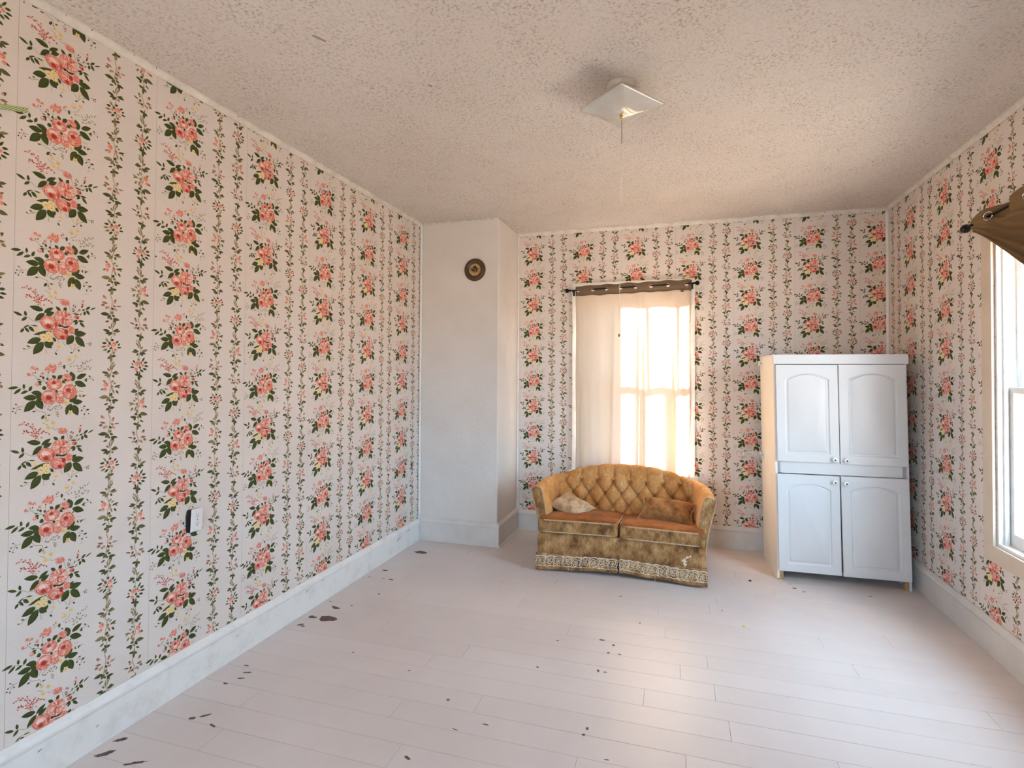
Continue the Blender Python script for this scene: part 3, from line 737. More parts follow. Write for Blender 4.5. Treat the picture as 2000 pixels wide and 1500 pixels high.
# torn spots in the left wall near the corner
for (y, z, a, b_, s) in ((-0.720, 2.324, 0.012, 0.035, 1), (-0.713, 0.739, 0.012, 0.045, 2), (-2.58, 1.72, 0.006, 0.006, 3), (-2.60, 1.655, 0.005, 0.005, 4), (-3.12, 2.16, 0.005, 0.005, 5)):
    r = random.Random(s); n = 12; v = []
    for q in range(n):
        t = 2*math.pi*q/n; m_ = r.uniform(0.5, 1); v.append((0.0022, y+a*m_*math.cos(t), z+b_*m_*math.sin(t)))
    mesh_obj('torn_spot', v, [tuple(range(n))], M['dark'], wl)

# baseboards
def base_prof(h, t): return [(0, 0), (t, 0), (t, h-0.048), (t+0.003, h-0.044), (t+0.004, h-0.030), (t-0.001, h-0.018), (t-0.008, h-0.008), (t-0.013, h-0.003), (t-0.015, h), (0, h)]
def quarter(t, r=0.014): return [(t, 0), (t+r, 0), (t+r*0.92, r*0.4), (t+r*0.7, r*0.72), (t+r*0.4, r*0.92), (t, r)]
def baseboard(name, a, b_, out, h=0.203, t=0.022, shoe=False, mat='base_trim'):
    mb = MB(); mb.extrude(base_prof(h, t), a, b_, out)
    o = mb.build(name, M[mat], smooth=35); tag(o, kind='structure')
    if shoe:
        q = MB(); q.extrude(quarter(t), a, b_, out); q.build('shoe_moulding', M[mat], o, smooth=35)
    return o
bl_ = baseboard('baseboard_left', (0.001, YF, 0), (0.001, -CD-0.001, 0), (1, 0, 0), mat='trim')
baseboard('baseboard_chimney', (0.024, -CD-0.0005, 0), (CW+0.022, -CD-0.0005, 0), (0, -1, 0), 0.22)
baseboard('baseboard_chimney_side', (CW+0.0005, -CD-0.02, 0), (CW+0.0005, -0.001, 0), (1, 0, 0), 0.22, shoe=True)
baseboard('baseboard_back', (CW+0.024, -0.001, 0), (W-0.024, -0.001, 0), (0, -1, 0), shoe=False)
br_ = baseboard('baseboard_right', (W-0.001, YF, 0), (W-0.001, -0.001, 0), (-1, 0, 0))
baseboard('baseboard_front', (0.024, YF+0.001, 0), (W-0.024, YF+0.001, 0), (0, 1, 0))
for y, z, a in ((-0.95, 0.13, 0.03), (-0.98, 0.12, 0.02), (-0.80, 0.15, 0.03), (-3.55, 0.13, 0.008), (-3.35, 0.09, 0.006), (-2.65, 0.12, 0.006), (-3.95, 0.10, 0.02), (-2.1, 0.14, 0.02), (-1.95, 0.155, 0.012)):
    mesh_obj('chipped_paint', [(0.0236, y-a, z-0.004), (0.0236, y+a*0.8, z+0.001), (0.0236, y+a, z+0.004), (0.0236, y-a*0.6, z+0.001)], [(0, 1, 2, 3)], M['barewood'], bl_)
# ceiling mouldings with nail heads
tn = 0
def crown(a, b_, out, hgt=0.032, t=0.02):
    global tn
    tn += 1
    mb = MB(); mb.extrude([(0, 0), (0.008, 0), (0.012, 0.006), (t, 0.016), (t+0.004, 0.022), (t+0.004, hgt), (0, hgt)], Vector(a)-Vector((0, 0, hgt+0.0005)), Vector(b_)-Vector((0, 0, hgt+0.0005)), out)
    o = mb.build('trim_%d' % tn, M['crown'], smooth=35); tag(o, kind='structure')
    L = (Vector(b_)-Vector(a)).length; r = random.Random(tn); d = (Vector(b_)-Vector(a)).normalized(); n = MB(); s_ = 0.08
    while s_ < L:
        p = Vector(a)+d*s_+Vector(out)*(t+0.004)-Vector((0, 0, r.uniform(0.004, 0.012)))
        e = r.uniform(0.003, 0.006); up = Vector((0, 0, 1))
        n.add([p-d*e-Vector(out)*0.002, p-up*e*0.7, p+d*e-Vector(out)*0.002, p+up*e*0.7, p+Vector(out)*0.0015], [(0, 1, 4), (1, 2, 4), (2, 3, 4), (3, 0, 4)])
        s_ += r.uniform(0.07, 0.2)
    no = n.build('nail_heads', M['dark'], o); tag(no, kind='stuff')
    return o
crown((0.001, YF, H), (0.001, -CD-0.001, H), (1, 0, 0))
crown((0.02, -CD-0.0005, H), (CW, -CD-0.0005, H), (0, -1, 0), 0.016, 0.008)
crown((CW+0.001, -0.001, H), (W, -0.001, H), (0, -1, 0))
crown((W-0.001, YF, H), (W-0.001, -0.001, H), (-1, 0, 0))
crown((0.02, YF+0.001, H), (W-0.02, YF+0.001, H), (0, 1, 0))
def bead(a, r, z0=0.2):
    global tn
    tn += 1
    mb = MB(); mb.tube([(a[0], a[1], z0), (a[0], a[1], H-0.03)], r, 12)
    tag(mb.build('trim_%d' % tn, M['trim'], smooth=60), kind='structure')
bead((0.011, -CD-0.011, 0), 0.012, 0.2); bead((W-0.010, -0.010, 0), 0.013); bead((CW+0.008, -0.008, 0), 0.010)
# loose flakes on the ceiling
for x, y, a, r_ in ((0.914, -3.116, 0.03, 1.05), (1.21, -2.672, 0.012, 0.9)):
    c_, s_ = math.cos(r_), math.sin(r_)
    mesh_obj('bare_patch', [(x+c_*u-s_*v, y+s_*u+c_*v, H-0.0008) for u, v in ((-a, -0.006), (-a, 0.008), (a, 0.007), (a*0.8, -0.008))], [(0, 1, 2, 3)], M['flake'], ceil)
# ------------------------------------------------------------------ windows
def make_window(name, xf, s0, s1, z0, z1, cw_, cmat, label, base, muntins, mitre):
    w = empty(name, base, label, kind='structure')
    t = 0.018
    def bd(nm, pts2, d0, d1, mat, par=w):       # polygon board in the wall plane
        n = len(pts2); mb = MB(xf)
        mb.add([(p[0], d0, p[1]) for p in pts2]+[(p[0], d1, p[1]) for p in pts2], [tuple(range(n)), tuple(range(2*n-1, n-1, -1))]+[(i, n+i, n+(i+1) % n, (i+1) % n) for i in range(n)])
        return mb.build(nm, mat, par)
    ca, cb = cw_ if isinstance(cw_, tuple) else (cw_, cw_); cw_ = cb
    a0, a1, b0, b1 = s0-ca, s1+cb, z0-cw_, z1+cw_
    bd('casing', [(a0, b0 if mitre else z0-0.02), (s0, z0), (s0, z1), (a0, b1)], -t, -0.0035, cmat)
    bd('casing', [(a1, b0 if mitre else z0-0.02), (a1, b1), (s1, z1), (s1, z0)], -t, -0.0035, cmat)
    bd('casing', [(a0, b1), (s0, z1), (s1, z1), (a1, b1)], -t, -0.0035, cmat)
    if mitre: bd('casing', [(a0, b0), (a1, b0), (s1, z0), (s0, z0)], -t, -0.0035, cmat)
    else:
        MB(xf).box((a0-0.03, -0.05, z0-0.03), (a1+0.03, 0.02, z0)).build('sill', cmat, w)
        MB(xf).box((a0, -t, z0-0.11), (a1, -0.0035, z0-0.03)).build('apron', cmat, w)
    j = 0.018
    for bx_ in (((s0, 0, z0), (s0+j, 0.19, z1)), ((s1-j, 0, z0), (s1, 0.19, z1)), ((s0+j, 0, z1-j), (s1-j, 0.19, z1)), ((s0+j, 0, z0), (s1-j, 0.20, z0+j))):
        MB(xf).box(*bx_).build('jamb', M['trim'], w)
    for bx_ in (((s0+j, 0.025, z0+j), (s0+j+0.014, 0.045, z1-j)), ((s1-j-0.014, 0.025, z0+j), (s1-j, 0.045, z1-j)), ((s0+j, 0.135, z0+j), (s0+j+0.02, 0.15, z1-j)), ((s1-j-0.02, 0.135, z0+j), (s1-j, 0.15, z1-j))):
        MB(xf).box(*bx_).build('stop', M['trim'], w)
    zm = (z0+z1)/2; L, Rr = s0+j+0.001, s1-j-0.001
    for (d0, d1, q0, q1, rb, rt) in ((0.05, 0.085, z0+j+0.001, zm+0.02, 0.07, 0.035), (0.092, 0.127, zm-0.02, z1-j-0.001, 0.035, 0.05)):
        st = 0.045
        sa = MB(xf)
        sa.box((L, d0, q0), (L+st, d1, q1)).box((Rr-st, d0, q0), (Rr, d1, q1)).box((L+st, d0, q0), (Rr-st, d1, q0+rb)).box((L+st, d0, q1-rt), (Rr-st, d1, q1))
        so = sa.build('sash', M['trim'], w)
        edges = [L+st]+[L+st+(Rr-L-2*st)*k/(muntins+1) for k in range(1, muntins+1)]+[Rr-st]
        for e in edges[1:-1]:
            MB(xf).box((e-0.010, d0+0.003, q0+rb), (e+0.010, d1-0.003, q1-rt)).build('muntin', M['trim'], so)
        for k in range(muntins+1):
            l = edges[k]+(0.010 if k else 0); r = edges[k+1]-(0.010 if k < muntins else 0)
            MB(xf).box((l, (d0+d1)/2-0.0015, q0+rb), (r, (d0+d1)/2+0.0015, q1-rt)).build('pane', M['glass'], so)
    return w
xb_ = lambda p: Vector((p[0], p[1], p[2])); xr_ = lambda p: Vector((W+p[1], p[0], p[2])); xf_ = lambda p: Vector((p[0], YF-p[1], p[2]))
make_window('window_1', xb_, WB['x0'], WB['x1'], WB['z0'], WB['z1'], 0.105, M['trim'], 'sash window behind the beige curtain in the back wall', (1.985, 0, WB['z0']), 2, False)
make_window('window_2', xr_, WR['y0'], WR['y1'], WR['z0'], WR['z1'], 0.095, M['tan_trim'], 'bright sash window with cream casing in the right wall', (W, -1.975, WR['z0']), 1, True)

for i_, o_ in enumerate(FILL_WIN):
    make_window('window_%d' % (3+i_), xf_, o_['x0'], o_['x1'], o_['z0'], o_['z1'], 0.06, M['tan_trim'], 'sash window in the wall behind the viewer', ((o_['x0']+o_['x1'])/2, YF, o_['z0']), 1, True)

# ------------------------------------------------------------------ back curtain on its rod
def rodz(x): return 2.432 + (x-1.371)*0.0208
RY = -0.085
GX = [1.470, 1.613, 1.748, 1.884, 2.027, 2.173, 2.329, 2.498]
def top_wave(x):
    if x <= GX[0]: return -0.5*math.sin(math.pi*min(1, (GX[0]-x)/0.14))
    for i in range(7):
        if GX[i] <= x <= GX[i+1]:
            s_ = -1 if i % 2 == 0 else 1
            return s_*math.sin(math.pi*(x-GX[i])/(GX[i+1]-GX[i]))
    return 0.5*math.sin(math.pi*min(1, (x-GX[-1])/0.14))
rod = empty('curtain_rod', (1.98, RY, 2.40), 'thin black curtain rod with ball ends above the beige curtain', 'curtain rod')
MB().tube([(1.385, RY, rodz(1.385)), (2.565, RY, rodz(2.565))], 0.0065, 10).build('rod', M['black'], rod, 60)
for x, d in ((1.388, -1), (2.562, 1)):
    MB().lathe([(0.0, -0.004), (0.011, -0.002), (0.012, 0.006), (0.007, 0.010), (0.008, 0.014), (0.017, 0.020), (0.022, 0.030), (0.022, 0.038), (0.016, 0.049), (0.0, 0.054)], (x, RY, rodz(x)), (d, 0, 0.02*d), 16).build('finial', M['black'], rod, 60)
for x in (1.412, 2.552):
    MB().tube([(x, -0.018, rodz(x)-0.02), (x, -0.05, rodz(x)-0.02), (x, RY, rodz(x)-0.008)], 0.005, 8).box((x-0.009, -0.021, rodz(x)-0.045), (x+0.009, -0.018, rodz(x)+0.01)).build('bracket', M['black'], rod)
cur = empty('window_curtain', (1.985, RY, 0.30), 'sheer beige curtain with dark header hanging over the back window', 'curtain')
rg = random.Random(5)
folds = [(rg.uniform(1.45, 2.52), rg.uniform(0.014, 0.05), rg.uniform(-0.034, 0.034)) for _ in range(20)]
def cur_y(x, z):
    t = min(1, max(0, (2.47-z)/1.9))
    y = RY + top_wave(x)*(0.016+0.010*t)*(1-0.35*t)
    for fx, fw, fa in folds:
        xx = x - 0.05*t*math.sin(fx*9)
        y += fa*min(1, t*1.6)*math.exp(-((xx-fx)/fw)**2)
    y += 0.004*math.sin(x*21+z*2.5)*t
    e = min(1, max(0, (x-2.495)/0.04)); y += (-0.020-y)*e*e      # edge turned back to the casing
    e = min(1, max(0, (1.462-x)/0.025)); return y + (-0.040-y)*e*e*0.7
XL, XR = 1.437, 2.545
def edge(z):   # side edges wander in a little lower down
    t = (2.47-z)/2.1
    return XL+0.012*t+0.004*math.sin(z*7), XR-0.012*t+0.004*math.sin(z*5+1)
nx, nz = 220, 90
P = []
for i in range(nz+1):
    tz = i/nz; row = []
    for k in range(nx+1):
        u = k/nx; xx = XL+(XR-XL)*u
        zt = rodz(xx)-0.048+0.003*math.sin(xx*40)
        z = zt + (0.30-zt)*tz; l, r = edge(z)
        x = l+(r-l)*u
        row.append((x, cur_y(x, z), z))
    P.append(row)
o = MB().grid(P).build('panel', M['sheer'], cur); o.data.polygons.foreach_set('use_smooth', [True]*len(o.data.polygons))
o['label'] = 'sheer beige linen panel'
P = []; mb = MB(); nb = 30; nx2 = 330
for i in range(nb+1):
    row = []
    for k in range(nx2+1):
        x = XL-0.002+(XR-XL+0.004)*k/nx2
        zt = rodz(x)+0.040+0.004*math.sin(x*33)+0.005*top_wave(x); zb = rodz(x)-0.060+0.003*math.sin(x*40)
        z = zt+(zb-zt)*i/nb
        row.append((x, cur_y(x, z)-0.003, z))
    P.append(row)
vv = [p for r_ in P for p in r_]; ff = []
for i in range(nb):
    for k in range(nx2):
        q = [i*(nx2+1)+k, i*(nx2+1)+k+1, (i+1)*(nx2+1)+k+1, (i+1)*(nx2+1)+k]
        cx_ = sum(vv[j][0] for j in q)/4; cz_ = sum(vv[j][2] for j in q)/4
        if any((cx_-gx)**2+(cz_-(rodz(gx)-0.006))**2 < 0.0145**2 for gx in GX): continue
        ff.append(tuple(q))
mb.add(vv, ff); o = mb.build('header_band', M['band'], cur); o.data.polygons.foreach_set('use_smooth', [True]*len(o.data.polygons)); o['label'] = 'dark brown header band'
for i, gx in enumerate(GX):
    gz = rodz(gx)-0.006; sl = (top_wave(gx+0.01)-top_wave(gx-0.01))/0.02*0.016
    ring = [(gx+0.0165*math.cos(a), cur_y(gx, gz)-0.005+sl*0.0165*math.cos(a), gz+0.0165*math.sin(a)) for a in [2*math.pi*k/20 for k in range(20)]]
    MB().tube(ring, 0.0028, 6, closed=True).build('grommet', M['grommet'], cur, 60)
MB().box((2.445, cur_y(2.455, 2.39)-0.010, rodz(2.45)-0.078), (2.475, cur_y(2.46, 2.39)-0.007, rodz(2.45)-0.045)).build('care_label', M['band'], cur)

# ------------------------------------------------------------------ bunched brown curtain on the right window
RX = W-0.085
rod2 = empty('curtain_rod', (RX, -2.0, 2.45), 'black curtain rod with teardrop end on the right wall', 'curtain rod')
MB().tube([(RX, -1.45, 2.495), (RX, -2.62, 2.51)], 0.008, 10).build('rod', M['black'], rod2, 60)
for y_, d in ((-1.452, 1), (-2.615, -1)):
    MB().lathe([(0, -0.012), (0.012, -0.010), (0.013, 0.0), (0.008, 0.006), (0.009, 0.03), (0.018, 0.045), (0.026, 0.066), (0.024, 0.088), (0.012, 0.104), (0.0, 0.108)], (RX, y_, 2.495), (0, d, -0.06), 16).build('finial', M['black'], rod2, 60)
for y_ in (-1.475, -2.58):
    MB().tube([(W-0.019, y_, 2.47), (W-0.05, y_, 2.47), (RX, y_, 2.488)], 0.006, 8).box((W-0.019, y_-0.01, 2.44), (W-0.022, y_+0.01, 2.50)).build('bracket', M['black'], rod2)
sw = empty('bunched_curtain', (RX, -2.0, 2.2), 'brown curtain bunched up over the rod of the right window', 'curtain')
Y0, Y1 = -1.485, -2.56
nu, nv = 110, 140; P = []; HOLES = [(-1.625, 2.493), (-1.955, 2.497)]
for i in range(nu+1):
    u = i/nu; y_ = Y0+(Y1-Y0)*u; row = []
    ztop = 2.515 + 0.022*min(1, u*6) + 0.012*math.sin(u*19) ; zbot = 2.445 - 0.78*u**1.05
    A = 0.010+0.040*min(1, u*2.2)
    for k in range(nv+1):
        v = k/nv; z = ztop+(zbot-ztop)*v
        # near the rod the cloth weaves behind / in front of it; below it hangs in fanned folds
        dr = max(0, 1-abs(z-2.497)/0.10)
        weave = 0.026 if -1.80 < y_ < -1.625 else (-0.022)      # behind the rod, else in front of it
        if -1.625 <= y_ < -1.60: weave = 0.026-0.048*(y_+1.625)/0.025
        if -1.82 < y_ <= -1.80: weave = 0.026-0.048*(-1.80-y_)/0.02
        x = RX - 0.010*(1-dr) - A*0.55*(1-dr) - A*(1.3*(1-2*abs(math.sin(math.pi*(2.6*v+0.15)+u*0.7))**0.55)+0.45*(1-2*abs(math.sin(math.pi*5.3*v+u*2))**0.6))*(0.25+0.75*v)*(1-0.8*dr) + dr*weave
        x = min(x, W-0.03)
        row.append((x, y_+0.012*math.sin(v*9)*(1-u), z))
    P.append(row)
vv = [p for r_ in P for p in r_]; ff = []
for i in range(nu):
    for k in range(nv):
        q = (i*(nv+1)+k, i*(nv+1)+k+1, (i+1)*(nv+1)+k+1, (i+1)*(nv+1)+k); ff.append(q)
mb = MB(); mb.add(vv, ff); o = mb.build('panel', M['drape'], sw); o.data.polygons.foreach_set('use_smooth', [True]*len(o.data.polygons))
so_ = o.modifiers.new('thickness', 'SOLIDIFY'); so_.thickness = 0.004
for (gy, gz) in HOLES:
    ring = [(RX-0.012-0.010*math.cos(a), gy+0.022*math.cos(a), gz+0.022*math.sin(a)) for a in [2*math.pi*k/20 for k in range(20)]]
    MB().tube(ring, 0.004, 6, closed=True).build('grommet', M['grommet'], sw, 60)

# ------------------------------------------------------------------ ceiling lamp
LX, LY = 2.145, -2.415
lamp = empty('ceiling_lamp', (LX, LY, H), 'square frosted glass ceiling lamp with a pull chain', 'ceiling lamp')
MB().lathe([(0.0, 0), (0.068, 0), (0.070, 0.006), (0.066, 0.020), (0.055, 0.030), (0.03, 0.036), (0.03, 0.06), (0.0, 0.06)], (LX, LY-0.02, H-0.0005), (0, 0, -1), 28).build('canopy', M['fixture'], lamp, 50)
MB().tube([(LX, LY, H-0.05), (LX, LY, H-0.155)], 0.005, 8).build('stem', M['brass'], lamp, 60)
a_ = math.radians(45+6.5); ca, sa_ = math.cos(a_), math.sin(a_); n = 28; hw = 0.150
def shade(off):
    P = []
    for i in range(n+1):
        row = []
        for k in range(n+1):
            u, v = -1+2*i/n, -1+2*k/n
            r2 = max(abs(u), abs(v))
            prof = 0.055*(0.55*(u*u+v*v)/2+0.45*r2**2) - 0.018*(u*u*v*v)
            x, y_ = hw*(ca*u-sa_*v), hw*(sa_*u+ca*v)
            row.append((LX+x, LY+y_, H-0.140+prof+off))
        P.append(row)
    return P
o = MB().grid(shade(0)).build('glass_shade', M['milkglass'], lamp); o.data.polygons.foreach_set('use_smooth', [True]*len(o.data.polygons))
s_ = o.modifiers.new('thickness', 'SOLIDIFY'); s_.thickness = 0.005; s_.offset = 1
MB().lathe([(0, 0.0), (0.010, 0.0), (0.011, 0.004), (0.008, 0.007), (0.010, 0.011), (0.011, 0.016), (0.006, 0.021), (0.004, 0.026), (0.0, 0.027)], (LX, LY, H-0.142), (0, 0, -1), 16).build('finial', M['brass'], lamp, 50)
mb = MB(); z_ = H-0.168
while z_ > 2.77:
    mb.lathe([(0, -0.0022), (0.0016, -0.0013), (0.0022, 0), (0.0016, 0.0013), (0, 0.0022)], (LX, LY, z_), (0, 0, 1), 6); z_ -= 0.0052
mb.tube([(LX, LY, H-0.167), (LX, LY, 2.77)], 0.0007, 5).build('pull_chain', M['bronze'], lamp, 60)
MB().tube([(LX, LY, 2.772), (LX-0.004, LY, 2.4), (LX-0.011, LY, 1.80)], 0.0012, 5).build('pull_string', M['thread'], lamp, 60)
MB().lathe([(0, -0.008), (0.004, -0.004), (0.0045, 0.002), (0.002, 0.008), (0, 0.009)], (LX-0.011, LY, 1.80), (0.1, 0, 1), 8).build('knot', M['bronze'], lamp, 60)

# ------------------------------------------------------------------ outlet pulled out of the left wall
OY, OZ = -2.902, 0.842
ot = empty('electrical_outlet', (0, OY, OZ), 'white duplex power outlet hanging askew out of the flowered wall', 'outlet')
an = math.radians(-9)
def oxf(p):   # p: (along wall, out, up)
    u, nn, v = p
    u, v = u*math.cos(0.05)+v*math.sin(0.05), v*math.cos(0.05)-u*math.sin(0.05)
    return Vector((0.009 + nn*math.cos(an) + u*math.sin(an), OY + u*math.cos(an) - nn*math.sin(an), OZ + v))
bevel(MB(oxf).box((-0.036, 0.004, -0.058), (0.036, 0.010, 0.058)).build('cover_plate', M['plastic'], ot), 0.003)
for vz in (0.021, -0.021):
    n = 20; pts = []
    for k in range(n):
        t = 2*math.pi*k/n; pts.append((0.0165*max(-1, min(1, 1.15*math.cos(t))), max(-0.0125, min(0.0125, 0.0155*math.sin(t)))))
    mb = MB(oxf); mb.add([(p[0], 0.0098, p[1]+vz) for p in pts]+[(p[0], 0.0118, p[1]+vz) for p in pts], [tuple(range(n, 2*n))]+[(i, (i+1) % n, n+(i+1) % n, n+i) for i in range(n)])
    so = mb.build('socket', M['porcelain'], ot)
    for du, dz, a, b_ in ((-0.006, 0.003, 0.0011, 0.0045), (0.006, 0.003, 0.0011, 0.0036), (0.0, -0.007, 0.0022, 0.0022)):
        MB(oxf).box((du-a, 0.0112, vz+dz-b_), (du+a, 0.0121, vz+dz+b_)).build('slot', M['dark'], so)
MB(oxf).lathe([(0.0033, 0), (0.0033, 0.002), (0.0, 0.0026)], (0, 0.0098, 0), (0, 1, 0), 10).build('screw', M['grommet'], ot)
MB(oxf).box((-0.020, -0.020, -0.046), (0.024, 0.004, 0.046)).build('wall_box', M['dark'], ot)
mesh_obj('ragged_hole', [(0.0025, OY+y_, OZ+z_) for y_, z_ in ((-0.046, -0.052), (-0.032, -0.060), (0.005, -0.070), (0.03, -0.058), (0.03, 0.05), (-0.02, 0.058), (-0.043, 0.054), (-0.048, 0.02))], [tuple(range(8))], M['dark'], ot)

# ------------------------------------------------------------------ round plaque on the chimney
PX, PZ = 0.571, 2.583
pq = empty('flue_cover', (PX, -CD, PZ), 'round dark bronze flue cover with gilt centre on the chimney breast', 'flue cover')
MB().lathe([(0.107, 0.0), (0.107, 0.006), (0.102, 0.012), (0.094, 0.011), (0.088, 0.014), (0.076, 0.013), (0.068, 0.010), (0.064, 0.013), (0.060, 0.012), (0.058, 0.007)], (PX, -CD-0.0005, PZ), (0, -1, 0), 44).build('rim', M['bronze'], pq, 40)
MB().lathe([(0.059, 0.007), (0.03, 0.0075), (0.0, 0.008)], (PX, -CD-0.0005, PZ), (0, -1, 0), 36).build('gilt_face', M['gold'], pq)
def lf(mb, x0, z0_, x1, z1_, w):
    dx, dz = x1-x0, z1_-z0_; L = math.hypot(dx, dz); nx_, nz_ = -dz/L*w, dx/L*w
    ts = ((0, 0), (0.3, 0.9), (0.6, 0.8), (1, 0)); a = [(x0+dx*t+nx_*k, z0_+dz*t+nz_*k) for t, k in ts]; b2 = [(x0+dx*t-nx_*k, z0_+dz*t-nz_*k) for t, k in ts]
    pp = a+b2[-2:0:-1]; n = len(pp)
    mb.add([(PX+p[0], -CD-0.0085, PZ+p[1]) for p in pp]+[(PX+p[0], -CD-0.0105, PZ+p[1]) for p in pp], [tuple(range(n, 2*n))]+[(i, (i+1) % n, n+(i+1) % n, n+i) for i in range(n)])
mb = MB()
for q in ((0, 0.008, 0.002, 0.042, 0.010), (0, 0.01, -0.02, 0.03, 0.008), (0, 0.01, 0.022, 0.028, 0.009), (-0.005, 0.005, -0.055, 0.012, 0.006), (0.005, 0.006, 0.048, 0.014, 0.005), (0, 0.004, -0.035, -0.018, 0.008), (0.005, 0.0, 0.03, -0.025, 0.009), (0, 0, -0.008, -0.034, 0.006), (0.008, 0.002, 0.045, -0.004, 0.004), (-0.01, 0.0, -0.052, -0.004, 0.004)): lf(mb, *q)
mb.build('flower_relief', M['dark'], pq)

# ------------------------------------------------------------------ gingham ribbon at the left edge
mb = MB(); n = 12; v = []
for k in range(n+1):
    t = k/n; y_ = -3.84+0.222*t; z_ = 2.528+0.072*t
    v += [(0.0050+0.004*(1-t), y_, z_), (0.0035+0.003*(1-t), y_+0.003, z_+0.021)]
mb.add(v, [(2*k, 2*k+2, 2*k+3, 2*k+1) for k in range(n)])
rb = mb.build('ribbon', M['gingham'], base=(0, -3.72, 2.55)); tag(rb, 'green gingham ribbon end stuck to the wallpaper', 'ribbon')
sm = rb.modifiers.new('thickness', 'SOLIDIFY'); sm.thickness = 0.0012

# little litter lying on the floor
for nm, x, y_, a, mt, lb, ct in (('fluff', 2.963, -0.745, 0.012, 'dark', 'tiny dark crumb of dirt on the floor between sofa and wardrobe', 'crumb'), ('scrap', 2.824, -1.507, 0.009, 'yellow', 'tiny yellow scrap lying on the open floor', 'scrap')):
    mb = MB(); r = random.Random(a); mb.lathe([(0, 0), (a*0.8, 0.001), (a, 0.004), (a*0.6, 0.008), (0, 0.009)], (x, y_, 0), (0, 0, 1), 9)
    mb.v = [p+Vector((r.uniform(-1, 1)*a*0.25, r.uniform(-1, 1)*a*0.25, 0)) for p in mb.v]
    tag(mb.build(nm, M[mt], base=(x, y_, 0)), lb, ct)
# ------------------------------------------------------------------ love seat
SX = 1.968
sofa = empty('loveseat', (SX, -0.6, 0), 'worn gold velvet loveseat with tufted camel back under the window', 'loveseat')
S = lambda x, y, z: Vector((SX+x, y, z))
def yf(x): return -0.975 + 0.035*max(0, 1-(x/0.655)**2)
def ring(off, z, n=30, back=-0.235):
    hx = 0.655+off; pts = []
    for k in range(n+1):
        x = -hx+2*hx*k/n; pts.append(S(x, yf(x*0.655/hx)-off, z))
    pts += [S(hx, -0.7, z), S(hx, -0.45, z), S(hx, back+off*0, z), S(-hx, back, z), S(-hx, -0.45, z), S(-hx, -0.7, z)]
    return pts
def loft(rings, cap=True):
    mb = MB(); n = len(rings[0]); v = [p for r in rings for p in r]; f = []
    for i in range(len(rings)-1):
        for k in range(n): f.append((i*n+k, i*n+(k+1) % n, (i+1)*n+(k+1) % n, (i+1)*n+k))
    if cap: f.append(tuple(range((len(rings)-1)*n, len(rings)*n))); f.append(tuple(range(n-1, -1, -1)))
    return mb.add(v, f)
loft([ring(-0.012, 0.10), ring(-0.003, 0.105), ring(0, 0.15), ring(0.003, 0.22), ring(0, 0.29), ring(-0.008, 0.303)]).build('base_front', M['velvet_front'], sofa, 50)
# bleach stain dripping on the front
mb = MB(); r = random.Random(4); pth = [(0.505, 0.150), (0.500, 0.165), (0.510, 0.180), (0.502, 0.195), (0.515, 0.207), (0.528, 0.217), (0.545, 0.224), (0.492, 0.184), (0.507, 0.157), (0.520, 0.212)]
for x, z in pth:
    a, b_ = r.uniform(0.008, 0.013), r.uniform(0.007, 0.012); n = 9
    mb.add([S(x+a*math.cos(6.283*k/n)*r.uniform(0.6, 1.1), yf(x)-0.0042, z+b_*math.sin(6.283*k/n)*r.uniform(0.6, 1.1)) for k in range(n)], [tuple(range(n))])
mb.build('bleached_stain', M['lace'], sofa)
# skirt panels and their lace
def skirt_y(x, z): return yf(x) - 0.004 - 0.016*(1-z/0.14)
def hem(x): return 0.014 + 0.022*max(0, 1-abs(x)/0.5) + 0.003*math.sin(x*23)
for x0, x1 in ((-0.668, -0.010), (0.006, 0.668)):
    n, mz = 36, 8; P = []
    for i in range(n+1):
        x = x0+(x1-x0)*i/n; h = hem(x)
        P.append([S(x, skirt_y(x, h+(0.142-h)*k/mz)+0.003*math.sin(x*31)*(1-k/mz), h+(0.142-h)*k/mz) for k in range(mz+1)])
    o = MB().grid(P).build('skirt', M['velvet_front'], sofa); o.data.polygons.foreach_set('use_smooth', [True]*len(o.data.polygons))
    q = o.modifiers.new('thickness', 'SOLIDIFY'); q.thickness = 0.006; q.offset = -1
    mb = MB(); r = random.Random(int(x0*100)+200)
    L2 = lambda x, z: S(x, skirt_y(x, z)-0.0065+r.uniform(-0.0006, 0.0006), z)
    for i in range(9):
        cx_ = x0+0.036+(x1-x0-0.072)*i/8; up = 0.006 if i % 2 else -0.004; cz_ = hem(cx_)*0.75+0.073+up
        for rad, nn, wob in ((0.030, 26, 0.16), (0.015, 14, 0.2), (0.005, 8, 0.1)):
            ph = r.uniform(0, 6)
            pts = [L2(cx_+rad*(1+wob*math.sin(ph+t*5))*math.cos(t), cz_+0.9*rad*(1+wob*math.sin(ph+t*5))*math.sin(t)) for t in [2*math.pi*k/nn for k in range(nn)]]
            mb.tube(pts, 0.0026, 4, closed=True)
        for s_ in (-1, 1):
            x2 = cx_+s_*0.034; mb.tube([L2(x2, cz_+0.034), L2(x2+0.006, cz_+0.01), L2(x2-0.004, cz_-0.012), L2(x2+0.003, cz_-0.032), L2(x2+0.010, cz_-0.040)], 0.0026, 4)
            mb.tube([L2(x2-0.012, cz_+0.03), L2(x2, cz_+0.018), L2(x2+0.012, cz_+0.026), L2(x2+0.004, cz_+0.038)], 0.0024, 4, closed=True)
    xs = [x0+0.004+(x1-x0-0.008)*k/60 for k in range(61)]
    mb.tube([L2(x, hem(x)*0.75+0.110+0.003*math.sin(x*90)) for x in xs], 0.0035, 4)
    mb.tube([L2(x, hem(x)*0.75+0.030+0.007*abs(math.sin(x*60))) for x in xs], 0.0028, 4)
    lo = mb.build('lace_trim', M['lace'], o, 60); lo['label'] = 'cream floral lace band'
